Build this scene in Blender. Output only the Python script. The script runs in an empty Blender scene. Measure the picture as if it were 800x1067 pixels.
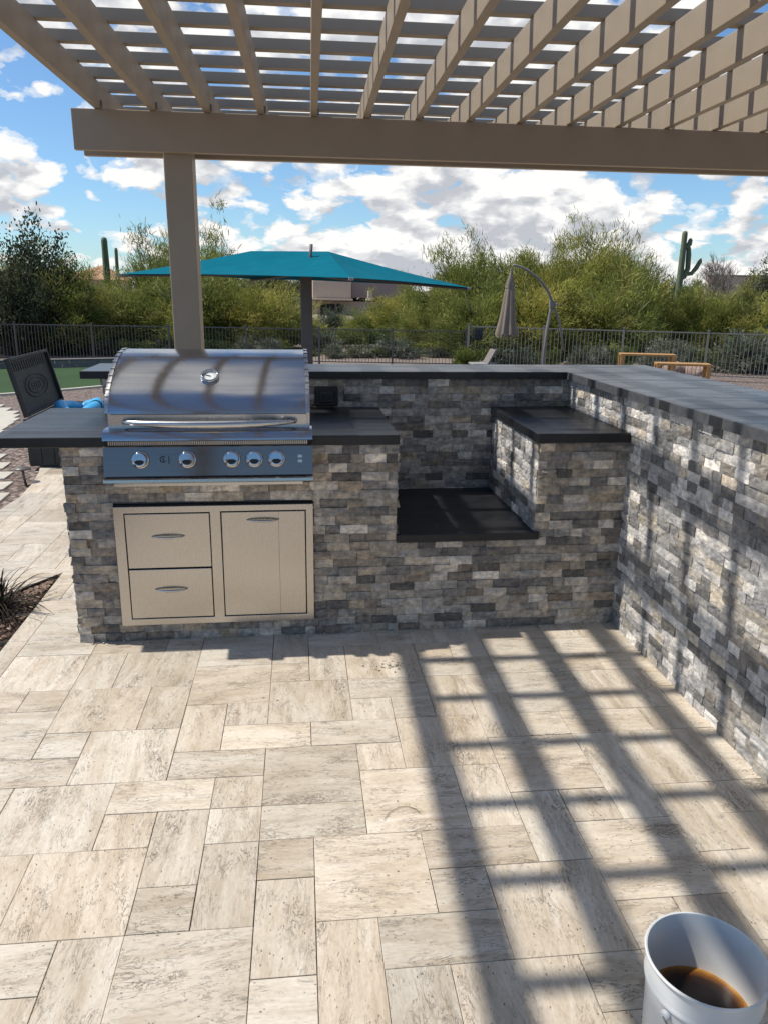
import bpy, math, random
import numpy as np
from mathutils import Vector, Matrix
random.seed(7)
R = math.radians
S = bpy.context.scene

# ------------------------------------------------------------------ camera
CF, CP, CY, CR = 800.84, .2805, .1229, .0145
CC = Vector((-1.496, -3.2215, 1.5027))
_r = Vector((math.cos(CY), -math.sin(CY), 0))
_f = Vector((math.sin(CY)*math.cos(CP), math.cos(CY)*math.cos(CP), -math.sin(CP)))
_u = _r.cross(_f)
_a = _r*math.cos(CR) + _u*math.sin(CR)
_b = -_r*math.sin(CR) + _u*math.cos(CR)
cam = bpy.data.cameras.new('camera')
cam.sensor_fit = 'VERTICAL'; cam.sensor_height = 36; cam.sensor_width = 36
cam.lens = CF/1067*36
cam.clip_start = .02; cam.clip_end = 3000
co = bpy.data.objects.new('camera', cam); S.collection.objects.link(co)
M = Matrix.Identity(4)
for i in range(3):
    M[i][0] = _a[i]; M[i][1] = _b[i]; M[i][2] = -_f[i]; M[i][3] = CC[i]
co.matrix_world = M
S.camera = co
def at(u, v, Y=None, Z=None, X=None):
    """world point seen at photo pixel (u, v) on the plane Y, Z or X = given"""
    d = _f + (u-400)/CF*_a - (v-533.5)/CF*_b
    if Y is not None: t = (Y-CC.y)/d.y
    elif Z is not None: t = (Z-CC.z)/d.z
    else: t = (X-CC.x)/d.x
    return CC + t*d

# ------------------------------------------------------------------ light
SUN = Vector((-.62, .125, 1.0)).normalized()
sl = bpy.data.lights.new('sun', 'SUN'); sl.energy = 4.2; sl.angle = R(.9); sl.color = (1, .95, .87)
so = bpy.data.objects.new('sun', sl); S.collection.objects.link(so)
so.rotation_euler = SUN.to_track_quat('Z', 'Y').to_euler(); so.location = (-6, 2, 9)
SKY_STRENGTH = .122
W = bpy.data.worlds.new('World'); S.world = W; W.use_nodes = True
nt = W.node_tree; nt.nodes.clear()
def N(nt, t, **k):
    n = nt.nodes.new(t)
    for a, b in k.items():
        if a.startswith('i_'):
            key = a[2:]
            n.inputs[int(key) if key.isdigit() else key.replace('_', ' ')].default_value = b
        else: setattr(n, a, b)
    return n
def math_(nt, op, a, b=None, c=None, clamp=False):
    n = nt.nodes.new('ShaderNodeMath'); n.operation = op; n.use_clamp = clamp
    for i, x in enumerate((a, b, c)):
        if x is None: continue
        if isinstance(x, (int, float)): n.inputs[i].default_value = x
        else: nt.links.new(x, n.inputs[i])
    return n.outputs[0]
def vmath(nt, op, a, b=None):
    n = nt.nodes.new('ShaderNodeVectorMath'); n.operation = op
    for i, x in enumerate((a, b)):
        if x is None: continue
        if isinstance(x, (tuple, list)): n.inputs[i].default_value = x
        else: nt.links.new(x, n.inputs[i])
    return n
def ramp(nt, fac, stops, interp='LINEAR'):
    n = nt.nodes.new('ShaderNodeValToRGB'); cr = n.color_ramp; cr.interpolation = interp
    while len(cr.elements) > 1: cr.elements.remove(cr.elements[-1])
    cr.elements[0].position = stops[0][0]; cr.elements[0].color = (*stops[0][1], 1) if not isinstance(stops[0][1], (int, float)) else (stops[0][1],)*3+(1,)
    for p, c in stops[1:]:
        e = cr.elements.new(p); e.color = (*c, 1) if not isinstance(c, (int, float)) else (c, c, c, 1)
    nt.links.new(fac, n.inputs[0]); return n.outputs[0]
def mixc(nt, fac, a, b, blend='MIX'):
    n = nt.nodes.new('ShaderNodeMix'); n.data_type = 'RGBA'; n.blend_type = blend
    for i, x in ((0, fac), (6, a), (7, b)):
        if isinstance(x, (int, float)): n.inputs[i].default_value = x
        elif isinstance(x, (tuple, list)): n.inputs[i].default_value = (*x, 1) if len(x) == 3 else x
        else: nt.links.new(x, n.inputs[i])
    return n.outputs[2]
def noise(nt, vec, scale, detail=4, rough=.55, lac=2.0, dist=0, out=0):
    n = nt.nodes.new('ShaderNodeTexNoise'); n.inputs['Scale'].default_value = scale; n.inputs['Detail'].default_value = detail
    n.inputs['Roughness'].default_value = rough; n.inputs['Lacunarity'].default_value = lac; n.inputs['Distortion'].default_value = dist
    if vec is not None: nt.links.new(vec, n.inputs['Vector'])
    return n.outputs[out]

sky = N(nt, 'ShaderNodeTexSky', sky_type='NISHITA', sun_disc=False, sun_elevation=math.asin(SUN.z),
        sun_rotation=math.atan2(SUN.x, SUN.y), altitude=600, air_density=1.0, dust_density=.6, ozone_density=1.6)
tc = N(nt, 'ShaderNodeTexCoord')
sep = N(nt, 'ShaderNodeSeparateXYZ'); nt.links.new(tc.outputs['Generated'], sep.inputs[0])
zz = math_(nt, 'ADD', math_(nt, 'MAXIMUM', sep.outputs[2], 0.0), .42)
cmb = N(nt, 'ShaderNodeCombineXYZ')
nt.links.new(math_(nt, 'DIVIDE', sep.outputs[0], zz), cmb.inputs[0])
nt.links.new(math_(nt, 'DIVIDE', sep.outputs[1], zz), cmb.inputs[1])
cmb.inputs[2].default_value = .37
def cloud_density(p, oct_):
    w = vmath(nt, 'SCALE', vmath(nt, 'SUBTRACT', noise(nt, p, 9.0, 4, .6, out=1), (.5, .5, .5)).outputs[0]); w.inputs['Scale'].default_value = .12
    pw = vmath(nt, 'ADD', p, w.outputs[0]).outputs[0]
    big = noise(nt, p, 1.5, 2, .5)
    mid = noise(nt, pw, 5.6, oct_, .52, 2.1)
    v = nt.nodes.new('ShaderNodeTexVoronoi'); v.feature = 'F1'; v.inputs['Scale'].default_value = 12
    nt.links.new(pw, v.inputs['Vector'])
    v2 = nt.nodes.new('ShaderNodeTexVoronoi'); v2.feature = 'F1'; v2.inputs['Scale'].default_value = 24
    nt.links.new(pw, v2.inputs['Vector'])
    puff = math_(nt, 'ADD', math_(nt, 'MULTIPLY', v.outputs['Distance'], -.24), math_(nt, 'MULTIPLY', v2.outputs['Distance'], -.09))
    return math_(nt, 'ADD', math_(nt, 'ADD', math_(nt, 'MULTIPLY', big, .62), math_(nt, 'MULTIPLY', mid, .62)), puff)
PSH = (2.3, 5.1, 0)
pv = vmath(nt, 'ADD', cmb.outputs[0], PSH).outputs[0]
up_ = vmath(nt, 'SCALE', cmb.outputs[0]); up_.inputs['Scale'].default_value = .955
pv2 = vmath(nt, 'ADD', up_.outputs[0], (PSH[0]-.018, PSH[1], 0)).outputs[0]
dens = cloud_density(pv, 6)
lowb = math_(nt, 'MULTIPLY', math_(nt, 'SUBTRACT', .42, sep.outputs[2], clamp=True), .20)
# more clouds to the north (ahead), a clearer sky to the south
lowb = math_(nt, 'ADD', lowb, math_(nt, 'MULTIPLY', math_(nt, 'MINIMUM', math_(nt, 'ADD', sep.outputs[1], .0), .2), .24))
dens = math_(nt, 'ADD', dens, lowb)
dens2 = math_(nt, 'ADD', cloud_density(pv2, 3), lowb)
C0 = .478
cov = ramp(nt, dens, [(C0, 0.0), (C0+.025, .42), (C0+.075, 1.0)], 'EASE')
shade = math_(nt, 'SUBTRACT', math_(nt, 'MULTIPLY_ADD', math_(nt, 'SUBTRACT', dens, dens2), 5.0, .74), math_(nt, 'MULTIPLY', math_(nt, 'SUBTRACT', dens2, C0+.02), 1.6), clamp=True)
ccol = ramp(nt, shade, [(0.0, (3.9, 4.05, 4.4)), (.35, (4.9, 5.0, 5.2)), (.75, (6.4, 6.4, 6.45)), (1.0, (7.4, 7.3, 7.1))])
skyc = mixc(nt, 1.0, sky.outputs[0], (.66, .86, 1.02), 'MULTIPLY')
wcol = mixc(nt, cov, skyc, ccol)
bg = N(nt, 'ShaderNodeBackground'); bg.inputs[1].default_value = SKY_STRENGTH
nt.links.new(wcol, bg.inputs[0])
wo = N(nt, 'ShaderNodeOutputWorld'); nt.links.new(bg.outputs[0], wo.inputs[0])
try:
    W.cycles.sampling_method = 'MANUAL'; W.cycles.sample_map_resolution = 256
except Exception: pass
vs = S.view_settings; vs.view_transform = 'Standard'; vs.look = 'None'; vs.exposure = 0.2; vs.gamma = 1; vs.use_curve_mapping = False
try:
    S.cycles.max_bounces = 8; S.cycles.diffuse_bounces = 4; S.cycles.glossy_bounces = 4; S.cycles.transparent_max_bounces = 8
except Exception: pass

# ------------------------------------------------------------------ mesh helpers
C = S.collection
ORG = {}
class MB:
    """collects shapes, builds ONE mesh object"""
    def __init__(s): s.v = []; s.f = []; s.t = []; s.uv = None
    def add(s, vs, fs, tone=None):
        n = len(s.v); s.v.extend([tuple(p) for p in vs])
        for f in fs: s.f.append(tuple(n+i for i in f)); s.t.append(tone)
    def box(s, x0, x1, y0, y1, z0, z1, m=None, tone=None):
        vs = [(x0,y0,z0),(x1,y0,z0),(x1,y1,z0),(x0,y1,z0),(x0,y0,z1),(x1,y0,z1),(x1,y1,z1),(x0,y1,z1)]
        if m is not None: vs = [m @ Vector(p) for p in vs]
        s.add(vs, [(0,3,2,1),(4,5,6,7),(0,1,5,4),(1,2,6,5),(2,3,7,6),(3,0,4,7)], tone)
    def tube(s, pts, rad, seg=10, cap=True, tone=None, sq=None):
        pts = [Vector(p) for p in pts]; n = len(pts)
        rs = rad if isinstance(rad, (list, tuple)) else [rad]*n
        rings = []; up = Vector((0, 0, 1))
        for i, p in enumerate(pts):
            t = (pts[min(i+1, n-1)]-pts[max(i-1, 0)])
            t = t.normalized() if t.length > 1e-9 else Vector((0, 0, 1))
            a = t.cross(up)
            if a.length < .05: a = t.cross(Vector((0, 1, 0)))
            a.normalize(); b = t.cross(a).normalized()
            r2 = rs[i]*(sq or 1)
            rings.append([p+a*math.cos(2*math.pi*k/seg)*rs[i]+b*math.sin(2*math.pi*k/seg)*r2 for k in range(seg)])
        vs = [q for r in rings for q in r]; fs = []
        for i in range(n-1):
            for k in range(seg):
                k2 = (k+1) % seg
                fs.append((i*seg+k, (i+1)*seg+k, (i+1)*seg+k2, i*seg+k2))
        if cap: fs.append(tuple(range(seg))); fs.append(tuple((n-1)*seg+k for k in reversed(range(seg))))
        s.add(vs, fs, tone)
    def lathe(s, prof, seg=32, m=None, cap0=False, cap1=False, tone=None):
        vs = []; fs = []; n = len(prof)
        for r, z in prof:
            for k in range(seg):
                a = 2*math.pi*k/seg; vs.append(Vector((r*math.cos(a), r*math.sin(a), z)))
        for i in range(n-1):
            for k in range(seg):
                k2 = (k+1) % seg; fs.append((i*seg+k, i*seg+k2, (i+1)*seg+k2, (i+1)*seg+k))
        if cap0: fs.append(tuple(reversed(range(seg))))
        if cap1: fs.append(tuple((n-1)*seg+k for k in range(seg)))
        if m is not None: vs = [m @ p for p in vs]
        s.add(vs, fs, tone)
    def extr(s, prof, x0, x1, cap=True, tone=None):
        """profile of (y, z) extruded along x"""
        n = len(prof)
        vs = [(x0, y, z) for y, z in prof]+[(x1, y, z) for y, z in prof]
        fs = [(i, i+n, (i+1) % n+n, (i+1) % n) for i in range(n)]
        if cap: fs.append(tuple(range(n))); fs.append(tuple(reversed(range(n, 2*n))))
        s.add(vs, fs, tone)
    def build(s, name, mat, parent=None, smooth=False, world=True, bevel=0, tones=False, uvs=None, auto=None):
        me = bpy.data.meshes.new(name)
        off = Vector((0, 0, 0))
        if parent is not None and world: off = ORG.get(parent.name, Vector((0, 0, 0)))
        me.from_pydata([(p[0]-off[0], p[1]-off[1], p[2]-off[2]) for p in s.v], [], s.f)
        me.materials.append(mat)
        if tones:
            at_ = me.attributes.new('tone', 'FLOAT_COLOR', 'FACE')
            arr = np.ones((len(s.f), 4), dtype=np.float32)
            for i, t in enumerate(s.t):
                if t is not None: arr[i, :3] = t
            at_.data.foreach_set('color', arr.ravel())
        if uvs is not None:
            uvl = me.uv_layers.new(name='UVMap')
            uvl.data.foreach_set('uv', np.array(uvs, dtype=np.float32).ravel())
        if smooth:
            me.polygons.foreach_set('use_smooth', [True]*len(me.polygons))
        me.update()
        o = bpy.data.objects.new(name, me); C.objects.link(o)
        if parent is not None:
            o.parent = parent; ORG[o.name] = off
        if smooth and auto:
            try:
                me.set_sharp_from_angle(angle=R(auto))
            except Exception: pass
        if bevel:
            b = o.modifiers.new('bevel', 'BEVEL'); b.width = bevel; b.segments = 2; b.limit_method = 'ANGLE'; b.angle_limit = R(40)
        return o
def tag(o, label=None, cat=None, group=None, kind=None):
    for k, v in (('label', label), ('category', cat), ('group', group), ('kind', kind)):
        if v: o[k] = v
    return o
def thing(name, loc, label, cat, group=None, rz=0):
    o = bpy.data.objects.new(name, None); C.objects.link(o); o.location = loc; o.rotation_euler = (0, 0, rz)
    o.empty_display_size = .1
    ORG[o.name] = Vector(loc); return tag(o, label, cat, group)
def copy_tree(o, parent=None):
    c = o.copy(); C.objects.link(c)
    if parent is not None: c.parent = parent
    for ch in list(o.children): copy_tree(ch, c)
    return c

# ------------------------------------------------------------------ materials
def mat(name, col=(.5, .5, .5), rough=.6, metal=0, spec=.5):
    m = bpy.data.materials.new(name); m.use_nodes = True; n = m.node_tree
    b = n.nodes['Principled BSDF']
    b.inputs['Base Color'].default_value = (*col, 1); b.inputs['Roughness'].default_value = rough; b.inputs['Metallic'].default_value = metal
    b.inputs['Specular IOR Level'].default_value = spec
    return m, n, b
def bump(n, b, h, strength=.4, dist=.01):
    bp = n.nodes.new('ShaderNodeBump'); bp.inputs['Strength'].default_value = strength; bp.inputs['Distance'].default_value = dist
    n.links.new(h, bp.inputs['Height']); n.links.new(bp.outputs[0], b.inputs['Normal']); return bp
def objc(n): return n.nodes.new('ShaderNodeTexCoord').outputs['Object']
def mapv(n, v, sc, rot=(0,0,0)):
    m = n.nodes.new('ShaderNodeMapping'); m.inputs['Scale'].default_value = sc; m.inputs['Rotation'].default_value = rot
    n.links.new(v, m.inputs['Vector']); return m.outputs[0]
def attr(n, name='tone'):
    a = n.nodes.new('ShaderNodeAttribute'); a.attribute_name = name; return a.outputs['Color']
MT = {}
def m_simple(name, col, rough=.6, metal=0, var=.15, scale=8, bmp=.15, bd=.003, spec=.5):
    m, n, b = mat(name, col, rough, metal, spec)
    o = objc(n); f = noise(n, o, scale, 6, .6)
    c = ramp(n, f, [(.25, tuple(x*(1-var) for x in col)), (.75, tuple(min(1, x*(1+var)) for x in col))])
    n.links.new(c, b.inputs['Base Color'])
    r = ramp(n, noise(n, o, scale*2.3, 5, .6), [(.3, max(.02, rough-.08)), (.7, min(1, rough+.1))]); n.links.new(r, b.inputs['Roughness'])
    if bmp: bump(n, b, noise(n, o, scale*14, 5, .6), bmp, bd)
    MT[name] = m; return m
# ledger stone
m, n, b = mat('split stone', rough=.78)
o_ = objc(n); tn = attr(n)
f1 = noise(n, o_, 38, 8, .68); f2 = noise(n, mapv(n, o_, (1, 1, 2.6)), 11, 5, .6, dist=1.2)
c1 = mixc(n, 1.0, tn, ramp(n, f1, [(.28, .52), (.5, 1.0), (.72, 1.5)]), 'MULTIPLY')
c2 = mixc(n, 1.0, c1, ramp(n, f2, [(.28, (.62, .64, .67)), (.5, (1, 1, 1)), (.72, (1.36, 1.27, 1.12))]), 'MULTIPLY')
n.links.new(c2, b.inputs['Base Color'])
n.links.new(ramp(n, f1, [(.3, .85), (.75, .48)]), b.inputs['Roughness'])
h = math_(n, 'ADD', noise(n, o_, 60, 8, .7), math_(n, 'MULTIPLY', noise(n, mapv(n, o_, (1, 1, 1.7)), 24, 4, .5), 1.3))
bump(n, b, h, .9, .006); MT['stone'] = m
# mortar / core
m_simple('core', (.16, .15, .14), .9, var=.2, scale=20)
m_simple('stucco', (.42, .36, .30), .9, var=.08, scale=30, bmp=.4)
# travertine
m, n, b = mat('travertine', rough=.55)
uv = n.nodes.new('ShaderNodeUVMap').outputs[0]; tn = attr(n)
vein = noise(n, mapv(n, uv, (2.6, 17, 1)), 1.0, 8, .66, dist=1.1)
cloud = noise(n, mapv(n, uv, (3, 6, 1)), 1.0, 4, .6, dist=.8)
fine = noise(n, mapv(n, uv, (55, 150, 1)), 1.0, 4, .6)
base = ramp(n, vein, [(.27, (.43, .355, .27)), (.42, (.535, .465, .37)), (.54, (.605, .54, .445)), (.70, (.66, .605, .515))])
base = mixc(n, 1.0, base, ramp(n, cloud, [(.3, (.84, .80, .74)), (.6, (1.03, 1.02, 1.01))]), 'MULTIPLY')
base = mixc(n, 1.0, base, ramp(n, fine, [(.3, .86), (.7, 1.08)]), 'MULTIPLY')
base = mixc(n, 1.0, base, tn, 'MULTIPLY')
# crack-like dark fissures and pits
w1 = noise(n, mapv(n, uv, (13, 34, 1)), 1.0, 5, .66, dist=1.6)
fis = math_(n, 'ABSOLUTE', math_(n, 'SUBTRACT', w1, .5))
gate = noise(n, mapv(n, uv, (4.5, 9, 1)), 1.0, 3, .6)
fmask = math_(n, 'MULTIPLY', ramp(n, fis, [(0, 1.0), (.009, .75), (.022, 0.0)]), ramp(n, gate, [(.52, 0.0), (.64, 1.0)]))
vo = n.nodes.new('ShaderNodeTexVoronoi'); vo.inputs['Scale'].default_value = 1.0; vo.inputs['Randomness'].default_value = 1
n.links.new(mapv(n, uv, (46, 82, 1)), vo.inputs['Vector'])
pit = math_(n, 'MULTIPLY', ramp(n, vo.outputs['Distance'], [(.10, 1.0), (.19, 0.0)]), ramp(n, noise(n, mapv(n, uv, (12, 22, 1)), 1.0, 3, .6), [(.5, 0.0), (.57, 1.0)]))
vo2 = n.nodes.new('ShaderNodeTexVoronoi'); vo2.inputs['Scale'].default_value = 1.0
n.links.new(mapv(n, uv, (6.5, 8, 1)), vo2.inputs['Vector'])
hole = ramp(n, vo2.outputs['Distance'], [(.028, 1.0), (.045, 0.0)])
fl_ = ramp(n, noise(n, mapv(n, uv, (22, 64, 1)), 1.0, 4, .7, dist=1.0), [(.635, 0.0), (.69, .6)])
fl_ = math_(n, 'MULTIPLY', fl_, ramp(n, noise(n, mapv(n, uv, (5, 9, 1)), 1.0, 3, .6), [(.36, .1), (.56, 1.0)]))
w2 = noise(n, mapv(n, uv, (9, 42, 1)), 1.0, 5, .7, dist=1.0)
st2 = math_(n, 'MULTIPLY', ramp(n, math_(n, 'ABSOLUTE', math_(n, 'SUBTRACT', w2, .47)), [(0, .65), (.012, 0.0)]), ramp(n, noise(n, mapv(n, uv, (8, 14, 1)), 1.0, 3, .6), [(.46, 0.0), (.58, 1.0)]))
dark = math_(n, 'MAXIMUM', math_(n, 'MAXIMUM', fmask, pit), math_(n, 'MAXIMUM', hole, math_(n, 'MAXIMUM', fl_, st2)))
col = mixc(n, math_(n, 'MULTIPLY', dark, .78), base, (.085, .065, .048))
n.links.new(col, b.inputs['Base Color'])
n.links.new(ramp(n, vein, [(.3, .62), (.7, .42)]), b.inputs['Roughness'])
hh = math_(n, 'ADD', math_(n, 'MULTIPLY', dark, -1.0), math_(n, 'MULTIPLY', vein, .35))
hh = math_(n, 'ADD', hh, math_(n, 'MULTIPLY', fine, .15))
bump(n, b, hh, .55, .004); MT['trav'] = m
m_simple('joint', (.085, .066, .05), .95, var=.4, scale=60, bmp=.5)
# dark slab
def slab_mat(name, c0, c1, rough, bw=.61, bh=.152, swap=False):
    m, n, b = mat(name, rough=rough)
    o = objc(n)
    if swap: o = mapv(n, o, (1, 1, 1), (0, 0, R(90)))
    br = n.nodes.new('ShaderNodeTexBrick'); br.inputs['Scale'].default_value = 1; br.inputs['Brick Width'].default_value = bw; br.inputs['Row Height'].default_value = bh
    br.inputs['Mortar Size'].default_value = .0016; br.inputs['Mortar Smooth'].default_value = .3; br.offset = .37
    br.inputs['Color1'].default_value = (.45, .45, .45, 1); br.inputs['Color2'].default_value = (1, 1, 1, 1); br.inputs['Mortar'].default_value = (.0, .0, .0, 1)
    n.links.new(o, br.inputs['Vector'])
    f = noise(n, o, 9, 7, .65); g = noise(n, mapv(n, o, (2.5, 22, 1)), 1, 5, .6)
    c = ramp(n, f, [(.3, c0), (.7, c1)])
    c = mixc(n, .30, c, mixc(n, 1.0, c, br.outputs['Color'], 'MULTIPLY'))
    sc = noise(n, mapv(n, o, (9, 30, 9)), 1, 2, .5)
    c = mixc(n, ramp(n, sc, [(.76, 0.0), (.80, .55)]), c, (.34, .33, .31))
    n.links.new(c, b.inputs['Base Color'])
    n.links.new(ramp(n, math_(n, 'MULTIPLY_ADD', g, .6, math_(n, 'MULTIPLY', br.outputs['Color'], .25)), [(.25, rough-.10), (.7, rough+.16)]), b.inputs['Roughness'])
    h = math_(n, 'ADD', math_(n, 'MULTIPLY', noise(n, o, 70, 6, .65), .5), math_(n, 'MULTIPLY', g, .5))
    h = math_(n, 'ADD', h, math_(n, 'MULTIPLY', br.outputs['Fac'], -1.2))
    bump(n, b, h, .35, .004); MT[name] = m
slab_mat('slab', (.007, .0075, .009), (.020, .021, .024), .34)
slab_mat('barslab', (.045, .048, .053), (.080, .085, .093), .30, 1.2, .30)
# edge pieces of the bar: alternating grey and black blocks
m, n, b = mat('bar edge', rough=.5)
o = objc(n); a = n.nodes.new('ShaderNodeSeparateXYZ'); n.links.new(o, a.inputs[0])
t = attr(n); f = noise(n, o, 30, 6, .6)
n.links.new(mixc(n, 1.0, t, ramp(n, f, [(.3, .7), (.7, 1.3)]), 'MULTIPLY'), b.inputs['Base Color']); bump(n, b, f, .4, .003); MT['baredge'] = m
# stainless
def steel(name, rough=.2, aniso=.75, col=(.60, .60, .61), axis='X', rot=.0, streak=(1.5, 160, 160), cv=.06):
    m, n, b = mat(name, col, rough, 1.0)
    o = objc(n)
    b.inputs['Anisotropic'].default_value = aniso; b.inputs['Anisotropic Rotation'].default_value = rot
    tg = n.nodes.new('ShaderNodeTangent'); tg.direction_type = 'RADIAL'; tg.axis = axis
    n.links.new(tg.outputs[0], b.inputs['Tangent'])
    f = noise(n, mapv(n, o, streak), 1, 4, .6); g = noise(n, o, 6, 4, .6)
    n.links.new(ramp(n, f, [(.3, tuple(x*(1-cv) for x in col)), (.7, tuple(x*(1+cv) for x in col))]), b.inputs['Base Color'])
    n.links.new(ramp(n, math_(n, 'MULTIPLY_ADD', f, .5, math_(n, 'MULTIPLY', g, .5)), [(.3, rough-cv*.8), (.7, rough+cv)]), b.inputs['Roughness'])
    bump(n, b, f, .05, .001); MT[name] = m
steel('hoodsteel', .14, .9, (.47, .475, .49), 'X', .0)
steel('panelsteel', .17, .85, (.20, .19, .19), 'X', .0)
steel('steel', .27, .4, (.56, .55, .54), 'Z', .0)
steel('doorsteel', .27, .5, (.50, .475, .44), 'Z', .0, (260, 260, 2.0), .018)
mm, n, b = mat('chrome', (.48, .48, .49), .07, 1.0); MT['chrome'] = mm
m_simple('black metal', (.012, .012, .013), .5, bmp=.1)
m_simple('dark gap', (.02, .018, .018), .8, bmp=0)
m_simple('dial', (.7, .7, .68), .4, bmp=0, var=.03)
m_simple('pergola paint', (.335, .272, .20), .55, var=.05, scale=5, bmp=.12, bd=.002)
m_simple('fence metal', (.20, .185, .165), .55, var=.15, scale=5, bmp=.1)
m_simple('post metal', (.115, .10, .09), .5, var=.1, scale=4, bmp=0)
m_simple('bucket', (.60, .615, .61), .35, var=.04, scale=6, bmp=.05)
m_simple('box plastic', (.022, .026, .026), .55, var=.25, scale=12, bmp=.3)
m_simple('wood orange', (.42, .22, .07), .55, var=.2, scale=10, bmp=.2)
m_simple('red curb', (.28, .06, .05), .8)
m_simple('block', (.19, .165, .15), .9, var=.2, scale=5, bmp=.5, bd=.01)
m_simple('paver', (.50, .46, .38), .7, var=.14, scale=7, bmp=.3)
m_simple('stucco house', (.52, .40, .30), .9, var=.06, scale=4)
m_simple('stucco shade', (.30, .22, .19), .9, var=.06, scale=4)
m_simple('roof tile', (.42, .22, .13), .85, var=.2, scale=3)
m_simple('window glass', (.02, .025, .03), .1, bmp=0)
m_simple('cushion', (.55, .52, .47), .85)
m_simple('lounge metal', (.3, .29, .27), .5)
m_simple('blue vinyl', (.05, .36, .66), .4, var=.1)
m_simple('orange vinyl', (.55, .15, .07), .5)
m_simple('grey fabric', (.36, .37, .36), .8)
m_simple('bark', (.14, .115, .085), .9, var=.3, scale=9, bmp=.6, bd=.02)
m_simple('green bark', (.13, .14, .06), .85, var=.3, scale=9, bmp=.3, bd=.02)
m_simple('saguaro', (.13, .155, .085), .8, var=.15, scale=5)
m_simple('rock', (.36, .25, .20), .9, var=.25, scale=2, bmp=.6, bd=.05)
# canopy fabric (slightly translucent)
def fabric(name, col, tr=.25, sc=90):
    m, n, b = mat(name, col, 1.0, 0, .08)
    o = objc(n); f = noise(n, o, 3, 4, .6)
    c = ramp(n, f, [(.3, tuple(x*.9 for x in col)), (.7, tuple(x*1.08 for x in col))]); n.links.new(c, b.inputs['Base Color'])
    t = n.nodes.new('ShaderNodeBsdfTranslucent'); n.links.new(c, t.inputs[0])
    mx = n.nodes.new('ShaderNodeMixShader'); mx.inputs[0].default_value = tr
    out = n.nodes['Material Output']; n.links.new(b.outputs[0], mx.inputs[1]); n.links.new(t.outputs[0], mx.inputs[2]); n.links.new(mx.outputs[0], out.inputs[0])
    bump(n, b, noise(n, o, sc, 3, .5), .1, .003); MT[name] = m
fabric('teal', (.002, .135, .19), .10); fabric('taupe fabric', (.30, .25, .20))
# foliage: colour from per-face tone
def leafm(name, tr=.3):
    m, n, b = mat(name, rough=.65); t = attr(n)
    oi = n.nodes.new('ShaderNodeObjectInfo')
    c = mixc(n, 1.0, t, ramp(n, oi.outputs['Random'], [(0, (.82, .86, .8)), (.5, (1, 1, 1)), (1, (1.2, 1.1, .95))]), 'MULTIPLY')
    n.links.new(c, b.inputs['Base Color']); b.inputs['Specular IOR Level'].default_value = .2
    tl = n.nodes.new('ShaderNodeBsdfTranslucent'); n.links.new(c, tl.inputs[0])
    mx = n.nodes.new('ShaderNodeMixShader'); mx.inputs[0].default_value = tr
    out = n.nodes['Material Output']; n.links.new(b.outputs[0], mx.inputs[1]); n.links.new(tl.outputs[0], mx.inputs[2]); n.links.new(mx.outputs[0], out.inputs[0])
    MT[name] = m
leafm('leaf')
# ground
m, n, b = mat('gravel ground', rough=.9)
o = objc(n)
vo = n.nodes.new('ShaderNodeTexVoronoi'); vo.inputs['Scale'].default_value = 26; n.links.new(o, vo.inputs['Vector'])
cc = ramp(n, N(n, 'ShaderNodeSeparateColor').outputs[0], [(0, 0.0), (1, 1.0)])
sepc = n.nodes.new('ShaderNodeSeparateColor'); n.links.new(vo.outputs['Color'], sepc.inputs[0])
g = ramp(n, sepc.outputs[0], [(0, (.13, .085, .07)), (.35, (.22, .155, .125)), (.7, (.31, .23, .19)), (1, (.42, .35, .30))])
g = mixc(n, 1.0, g, ramp(n, vo.outputs['Distance'], [(.2, 1.0), (.75, .35)]), 'MULTIPLY')
g2 = ramp(n, noise(n, o, .6, 6, .6), [(.3, (.20, .16, .12)), (.7, (.33, .27, .21))])
sy = n.nodes.new('ShaderNodeSeparateXYZ'); n.links.new(o, sy.inputs[0])
fr = ramp(n, math_(n, 'MULTIPLY', sy.outputs[1], 1/60), [(.30, 0.0), (.5, 1.0)])
n.links.new(mixc(n, fr, g, g2), b.inputs['Base Color'])
bump(n, b, math_(n, 'MULTIPLY', vo.outputs['Distance'], -1.0), 1.0, .02); MT['gravel'] = m
m, n, b = mat('mulch', rough=.95)
o = objc(n); f = noise(n, mapv(n, o, (1, 1, 1)), 40, 7, .75, dist=2)
n.links.new(ramp(n, f, [(.3, (.018, .012, .01)), (.52, (.09, .05, .035)), (.72, (.24, .15, .10))]), b.inputs['Base Color']); bump(n, b, f, 1.0, .03); MT['mulch'] = m
m, n, b = mat('turf', rough=.9)
o = objc(n); f = noise(n, o, 60, 5, .7); f2 = noise(n, o, .8, 3, .5)
c = mixc(n, 1.0, ramp(n, f, [(.3, (.012, .040, .006)), (.7, (.026, .078, .010))]), ramp(n, f2, [(.35, .85), (.65, 1.12)]), 'MULTIPLY')
n.links.new(c, b.inputs['Base Color']); bump(n, b, f, .8, .02); MT['turf'] = m

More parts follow.
